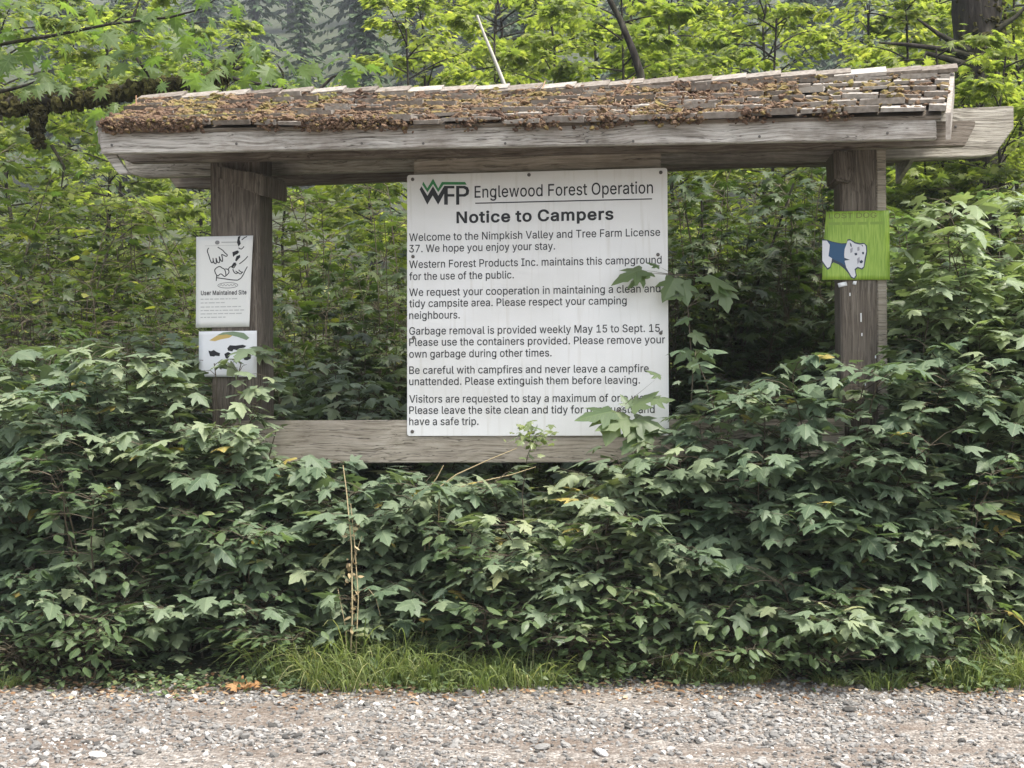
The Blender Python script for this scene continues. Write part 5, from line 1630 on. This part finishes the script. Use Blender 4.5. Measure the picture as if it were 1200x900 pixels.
for i, (px, y, k, sc, lab) in enumerate(GR):
    p = at(px, 450, y); p.z = float(hgt(p.x, p.y))
    o = link('grass_tuft', gm[k], M['grass'], None, p)
    o.rotation_euler = (0, 0, i * 1.3); o.scale = (sc * 1.15, sc, sc)
    tag(o, lab, 'grass tuft', 'grass tufts along the gravel edge')


def low_weeds():
    """small-leaved creeping ground cover and dead leaves along the edge"""
    rg = np.random.default_rng(55)
    g, L = G(), Leaves()
    for _ in range(6500):
        x = rg.uniform(-3.2, 3.2)
        y = edge_y(x) + abs(rg.normal(0, 0.18)) - 0.07 - (0.10 * rg.random() if math.sin(x * 4.3 + 0.6) > 0.2 else 0)
        dens = 0.5 + 0.5 * math.sin(x * 3.1 + 1) * math.sin(x * 7.7)
        if rg.random() > dens + 0.15: continue
        L.add(np.array([x, y, float(hgt(x, y)) + rg.uniform(0.005, 0.07)]), dirv(rg.uniform(0, 6.28), rg.uniform(-0.4, 0.5)), np.array([0, -0.2, 1]) + rg.normal(0, 0.35, 3), rg.uniform(0.010, 0.038))
    put_leaves(g, L.P, L.D, L.N, L.S, OVA, rg.random(len(L.P)), rg)
    tag(g.build('ground_cover', M['bush2']), 'low creeping green weeds along the edge of the gravel', 'ground cover', kind='stuff')
    g, L = G(), Leaves()
    for _ in range(4200):
        x = rg.uniform(-3.2, 3.2)
        y = edge_y(x) + rg.normal(0.0, 0.16)
        L.add(np.array([x, y, float(hgt(x, y)) + rg.uniform(0.008, 0.02)]), dirv(rg.uniform(0, 6.28), rg.uniform(-0.1, 0.1)), np.array([0, 0, 1]) + rg.normal(0, 0.3, 3), rg.uniform(0.012, 0.035))
    put_leaves(g, L.P, L.D, L.N, L.S, OVA, rg.random(len(L.P)), rg)
    tag(g.build('leaf_litter', M['litter']), 'brown dead leaf litter between the gravel and the bushes', 'leaf litter', kind='stuff')


low_weeds()

# dry stalk
p = at(411, 757, 5.34)
st = tag(empty('dry_stalk', (p.x, p.y, 0.0)), 'tall dry tan stalk standing in the grass before the bushes', 'dry stalk')
o3 = np.array(st.location)
g = G()
for pts, r in (([(410, 790), (413, 720), (412, 640), (406, 575), (402, 545)], 0.004), ([(416, 790), (420, 700), (415, 630), (411, 590)], 0.0028), ([(412, 700), (430, 688), (440, 700), (446, 722)], 0.0018),
               ([(413, 660), (420, 640), (424, 628)], 0.0015), ([(408, 790), (404, 730), (396, 690)], 0.002)):
    tube(g, np.array([np.array(at(a, b, 5.34)) - o3 for a, b in pts]), np.linspace(r, r * 0.5, len(pts)), 5, (0, 0, 0.7))
g.build('stem', M['straw'], st)
g = G(); L = Leaves(); rg = np.random.default_rng(4)
for _ in range(46):
    a, b = rg.normal(411, 4), rg.uniform(610, 740)
    L.add(np.array(at(a, b, 5.34)) - o3, dirv(rg.uniform(0, 6.28), rg.uniform(-1.2, 0.3)), rg.normal(0, 1, 3), rg.uniform(0.012, 0.035))
put_leaves(g, L.P, L.D, L.N, L.S, OVA, rg.random(46), rg)
g.build('withered_leaves', M['straw'], st)
# pale dead canes under the rail
for i, (pts, lab) in enumerate((([(515, 578), (560, 565), (600, 556), (628, 547)], 'pale dead cane slanting up to the right under the rail'), ([(505, 578), (535, 556), (570, 540), (606, 525)], 'pale dead cane crossing below the sign\'s bottom edge'),
                               ([(500, 576), (512, 560), (520, 545)], 'short pale dead cane below the rail'))):
    r0 = np.array(at(*pts[0], 5.62))
    o = tag(empty('dead_cane', (r0[0], r0[1], 0.05)), lab, 'dead cane', 'pale dead canes under the rail')
    g = G()
    base = np.array([r0[0] - 0.03, r0[1] + 0.02, 0.05])
    tube(g, np.array([base - base * 0 - np.array(o.location)] + [np.array(at(a, b, 5.62)) - np.array(o.location) for a, b in pts]), np.linspace(0.004, 0.0015, len(pts) + 1), 5, (0, 0, 0.6))
    g.build('stem', M['straw'], o)
# sprig of yellow-green leaves over the sign's lower edge
sg = at(622, 560, 5.68)
lab = 'small yellow-green leafy sprig over the bottom edge of the sign'
o = tag(empty('leafy_sprig', (sg.x, sg.y, 0.05)), lab, 'sprig')
oo = np.array(o.location)
g, L, gs = G(), Leaves(), G()
rg = np.random.default_rng(14)
c = np.array([np.array([sg.x, sg.y, 0.05])] + [np.array(at(a, b, 5.68)) for a, b in ((612, 580), (618, 535), (628, 510))]) - oo
tube(gs, c, [0.003, 0.0025, 0.002, 0.001], 5)
for _ in range(70):
    a, b = rg.normal(626, 13), rg.normal(512, 9)
    L.add(np.array(at(a, b, 5.68 + rg.normal(0, 0.04))) - oo, dirv(rg.uniform(0, 6.28), rg.uniform(-0.6, 0.3)), np.array([0, -0.4, 1]) + rg.normal(0, 0.35, 3), rg.uniform(0.02, 0.045))
put_leaves(g, L.P, L.D, L.N, L.S, CUR, 0.5 + 0.5 * rg.random(70), rg)
g.build('leaves', M['bush2'], o); gs.build('stems', M['stem'], o)


def sprig(nm, y, stemp, leaves, label, mat):
    """a shoot whose few large leaves hang in front of the sign's right side"""
    r0 = np.array(at(*stemp[0], y))
    o = tag(empty(nm, (r0[0], r0[1], 0.05)), label, 'shoot')
    oo = np.array(o.location)
    gs, g, L = G(), G(), Leaves()
    rg = np.random.default_rng(int(stemp[0][0]))
    c = np.array([[r0[0], r0[1], 0.05]] + [np.array(at(a, b, y)) for a, b in stemp]) - oo
    tube(gs, c, np.linspace(0.005, 0.0015, len(c)), 5)
    for (bx, by, tx, ty, dy) in leaves:
        b = np.array(at(bx, by, y)) - oo; t = np.array(at(tx, ty, y + dy)) - oo
        k = np.argmin(((c - b) ** 2).sum(1))
        gs.add([c[k] - [0, 0, .002], c[k] + [0, 0, .002], b], [(0, 1, 2)])
        L.add(b, t - b, np.array([rg.normal(0, 0.15), -0.45, 0.9]), np.linalg.norm(t - b))
    put_leaves(g, L.P, L.D, L.N, L.S, CUR, 0.3 + 0.6 * rg.random(len(L.P)), rg)
    g.build('leaves', mat, o); gs.build('stems', M['stem'], o)


sprig('leafy_shoot', 5.80, [(806, 540), (812, 440), (806, 360), (790, 322)],
      [(752, 316, 718, 326, -0.04), (764, 320, 744, 318, -0.02), (790, 326, 776, 350, -0.04), (800, 330, 806, 354, -0.05), (772, 312, 758, 306, 0.0), (838, 330, 856, 346, -0.03), (816, 326, 838, 324, 0.0), (796, 346, 780, 350, -0.04), (754, 320, 734, 332, -0.02),
       (830, 322, 866, 336, -0.02), (848, 338, 854, 364, -0.03), (806, 372, 790, 380, -0.03), (812, 390, 832, 402, -0.03), (808, 410, 790, 420, -0.03), (814, 430, 836, 436, -0.03)],
      'leafy shoot with large pale leaves reaching over the sign\'s right edge', M['bush2'])
sprig('leafy_shoot', 5.66, [(742, 600), (746, 540), (738, 500), (720, 484)],
      [(716, 482, 676, 490, -0.06), (722, 482, 712, 512, -0.1), (736, 490, 700, 500, -0.08), (740, 478, 770, 458, 0.02), (744, 490, 782, 500, -0.05), (738, 476, 728, 462, 0.02), (748, 500, 764, 524, -0.1), (764, 468, 790, 466, 0.0), (774, 440, 758, 432, 0.0), (752, 508, 730, 526, -0.08)],
      'leafy shoot in front of the sign\'s lower right corner', M['bush2'])
# orange dead leaf on the gravel edge
c = at(283, 800, 5.22)
o = tag(empty('dead_leaf', (c.x, c.y, 0.01)), 'curled orange dead maple leaf lying at the gravel edge', 'dead leaf')
g = G(); rg = np.random.default_rng(2)
for k in range(5):
    az = k * 1.26 + 0.4
    gg = G()
    put_leaves(gg, [(0.02 * math.cos(az), 0.015 * math.sin(az), 0.012)], [dirv(az, 0.35 + 0.25 * math.sin(k * 2.0))], [(0.2 * math.sin(k), -0.5, 0.8)], [0.062 + 0.012 * math.sin(k * 3)], PAL, [0.15 + 0.2 * k], rg)
    v = np.concatenate(gg.v); v[:, 2] = np.abs(v[:, 2] + 0.012 * np.sin(v[:, 0] * 160 + k) * np.cos(v[:, 1] * 190)) + 0.004
    g.add(v, np.concatenate(gg.t), np.concatenate(gg.a))
g.build('blade', M['dead_leaf'], o)
# larger stones lying loose on the gravel
ST = [(38, 872, 0.030, 0.35, 'grey round stone at the lower left on the gravel'), (35, 890, 0.026, 0.8, 'pale flat stone at the lower left corner of the gravel'), (111, 882, 0.022, 0.95, 'whitish stone on the gravel below the orange leaf\'s left'),
      (216, 866, 0.018, 0.9, 'white pebble on the gravel below the orange leaf'), (632, 880, 0.022, 0.55, 'pale grey stone low on the gravel right of centre'), (660, 878, 0.018, 0.6, 'grey pebble beside the pale grey centre stone'), (702, 888, 0.024, 0.98, 'whitest stone at the bottom of the gravel'),
      (834, 846, 0.028, 0.6, 'flat wide stone on the gravel below the right post'), (992, 841, 0.02, 0.0, 'dark round clod on the gravel by the bright tuft'), (1005, 814, 0.018, 0.05, 'dark clod at the gravel edge under the right post')]
for (px, py, r, c, lab) in ST:
    d = CAM_Z * FOC / (py - 450 - 3.0 * (px - 600) / 400.0)
    p = at(px, 450, d)
    g = G(); blobs(g, np.array([[0, 0, 0.006 + r * 0.3]]), np.array([r]), ICO2, np.array([c]), (0.45, 0.65), 0.10)
    o = g.build('stone', M['stone'], None, False, (p.x, p.y, 0))
    tag(o, lab, 'stone', 'larger stones on the gravel')

# ---------------------------------------------------------------- air between here and the far hillside
hz_m = bpy.data.materials.new('haze_air')
hz_m.use_nodes = True
hn, hl = hz_m.node_tree.nodes, hz_m.node_tree.links
hn.remove(hn['Principled BSDF'])
pv = hn.new('ShaderNodeVolumePrincipled')
pv.inputs['Color'].default_value = (0.85, 0.92, 1.0, 1)
pv.inputs['Density'].default_value = 0.0011
hl.new(pv.outputs[0], hn['Material Output'].inputs['Volume'])
g = G()
gbox(g, (0, 65, 49), (304, 254, 106))
tag(g.build('haze', hz_m), 'thin pale haze in the air before the far hillside', 'haze', kind='stuff')
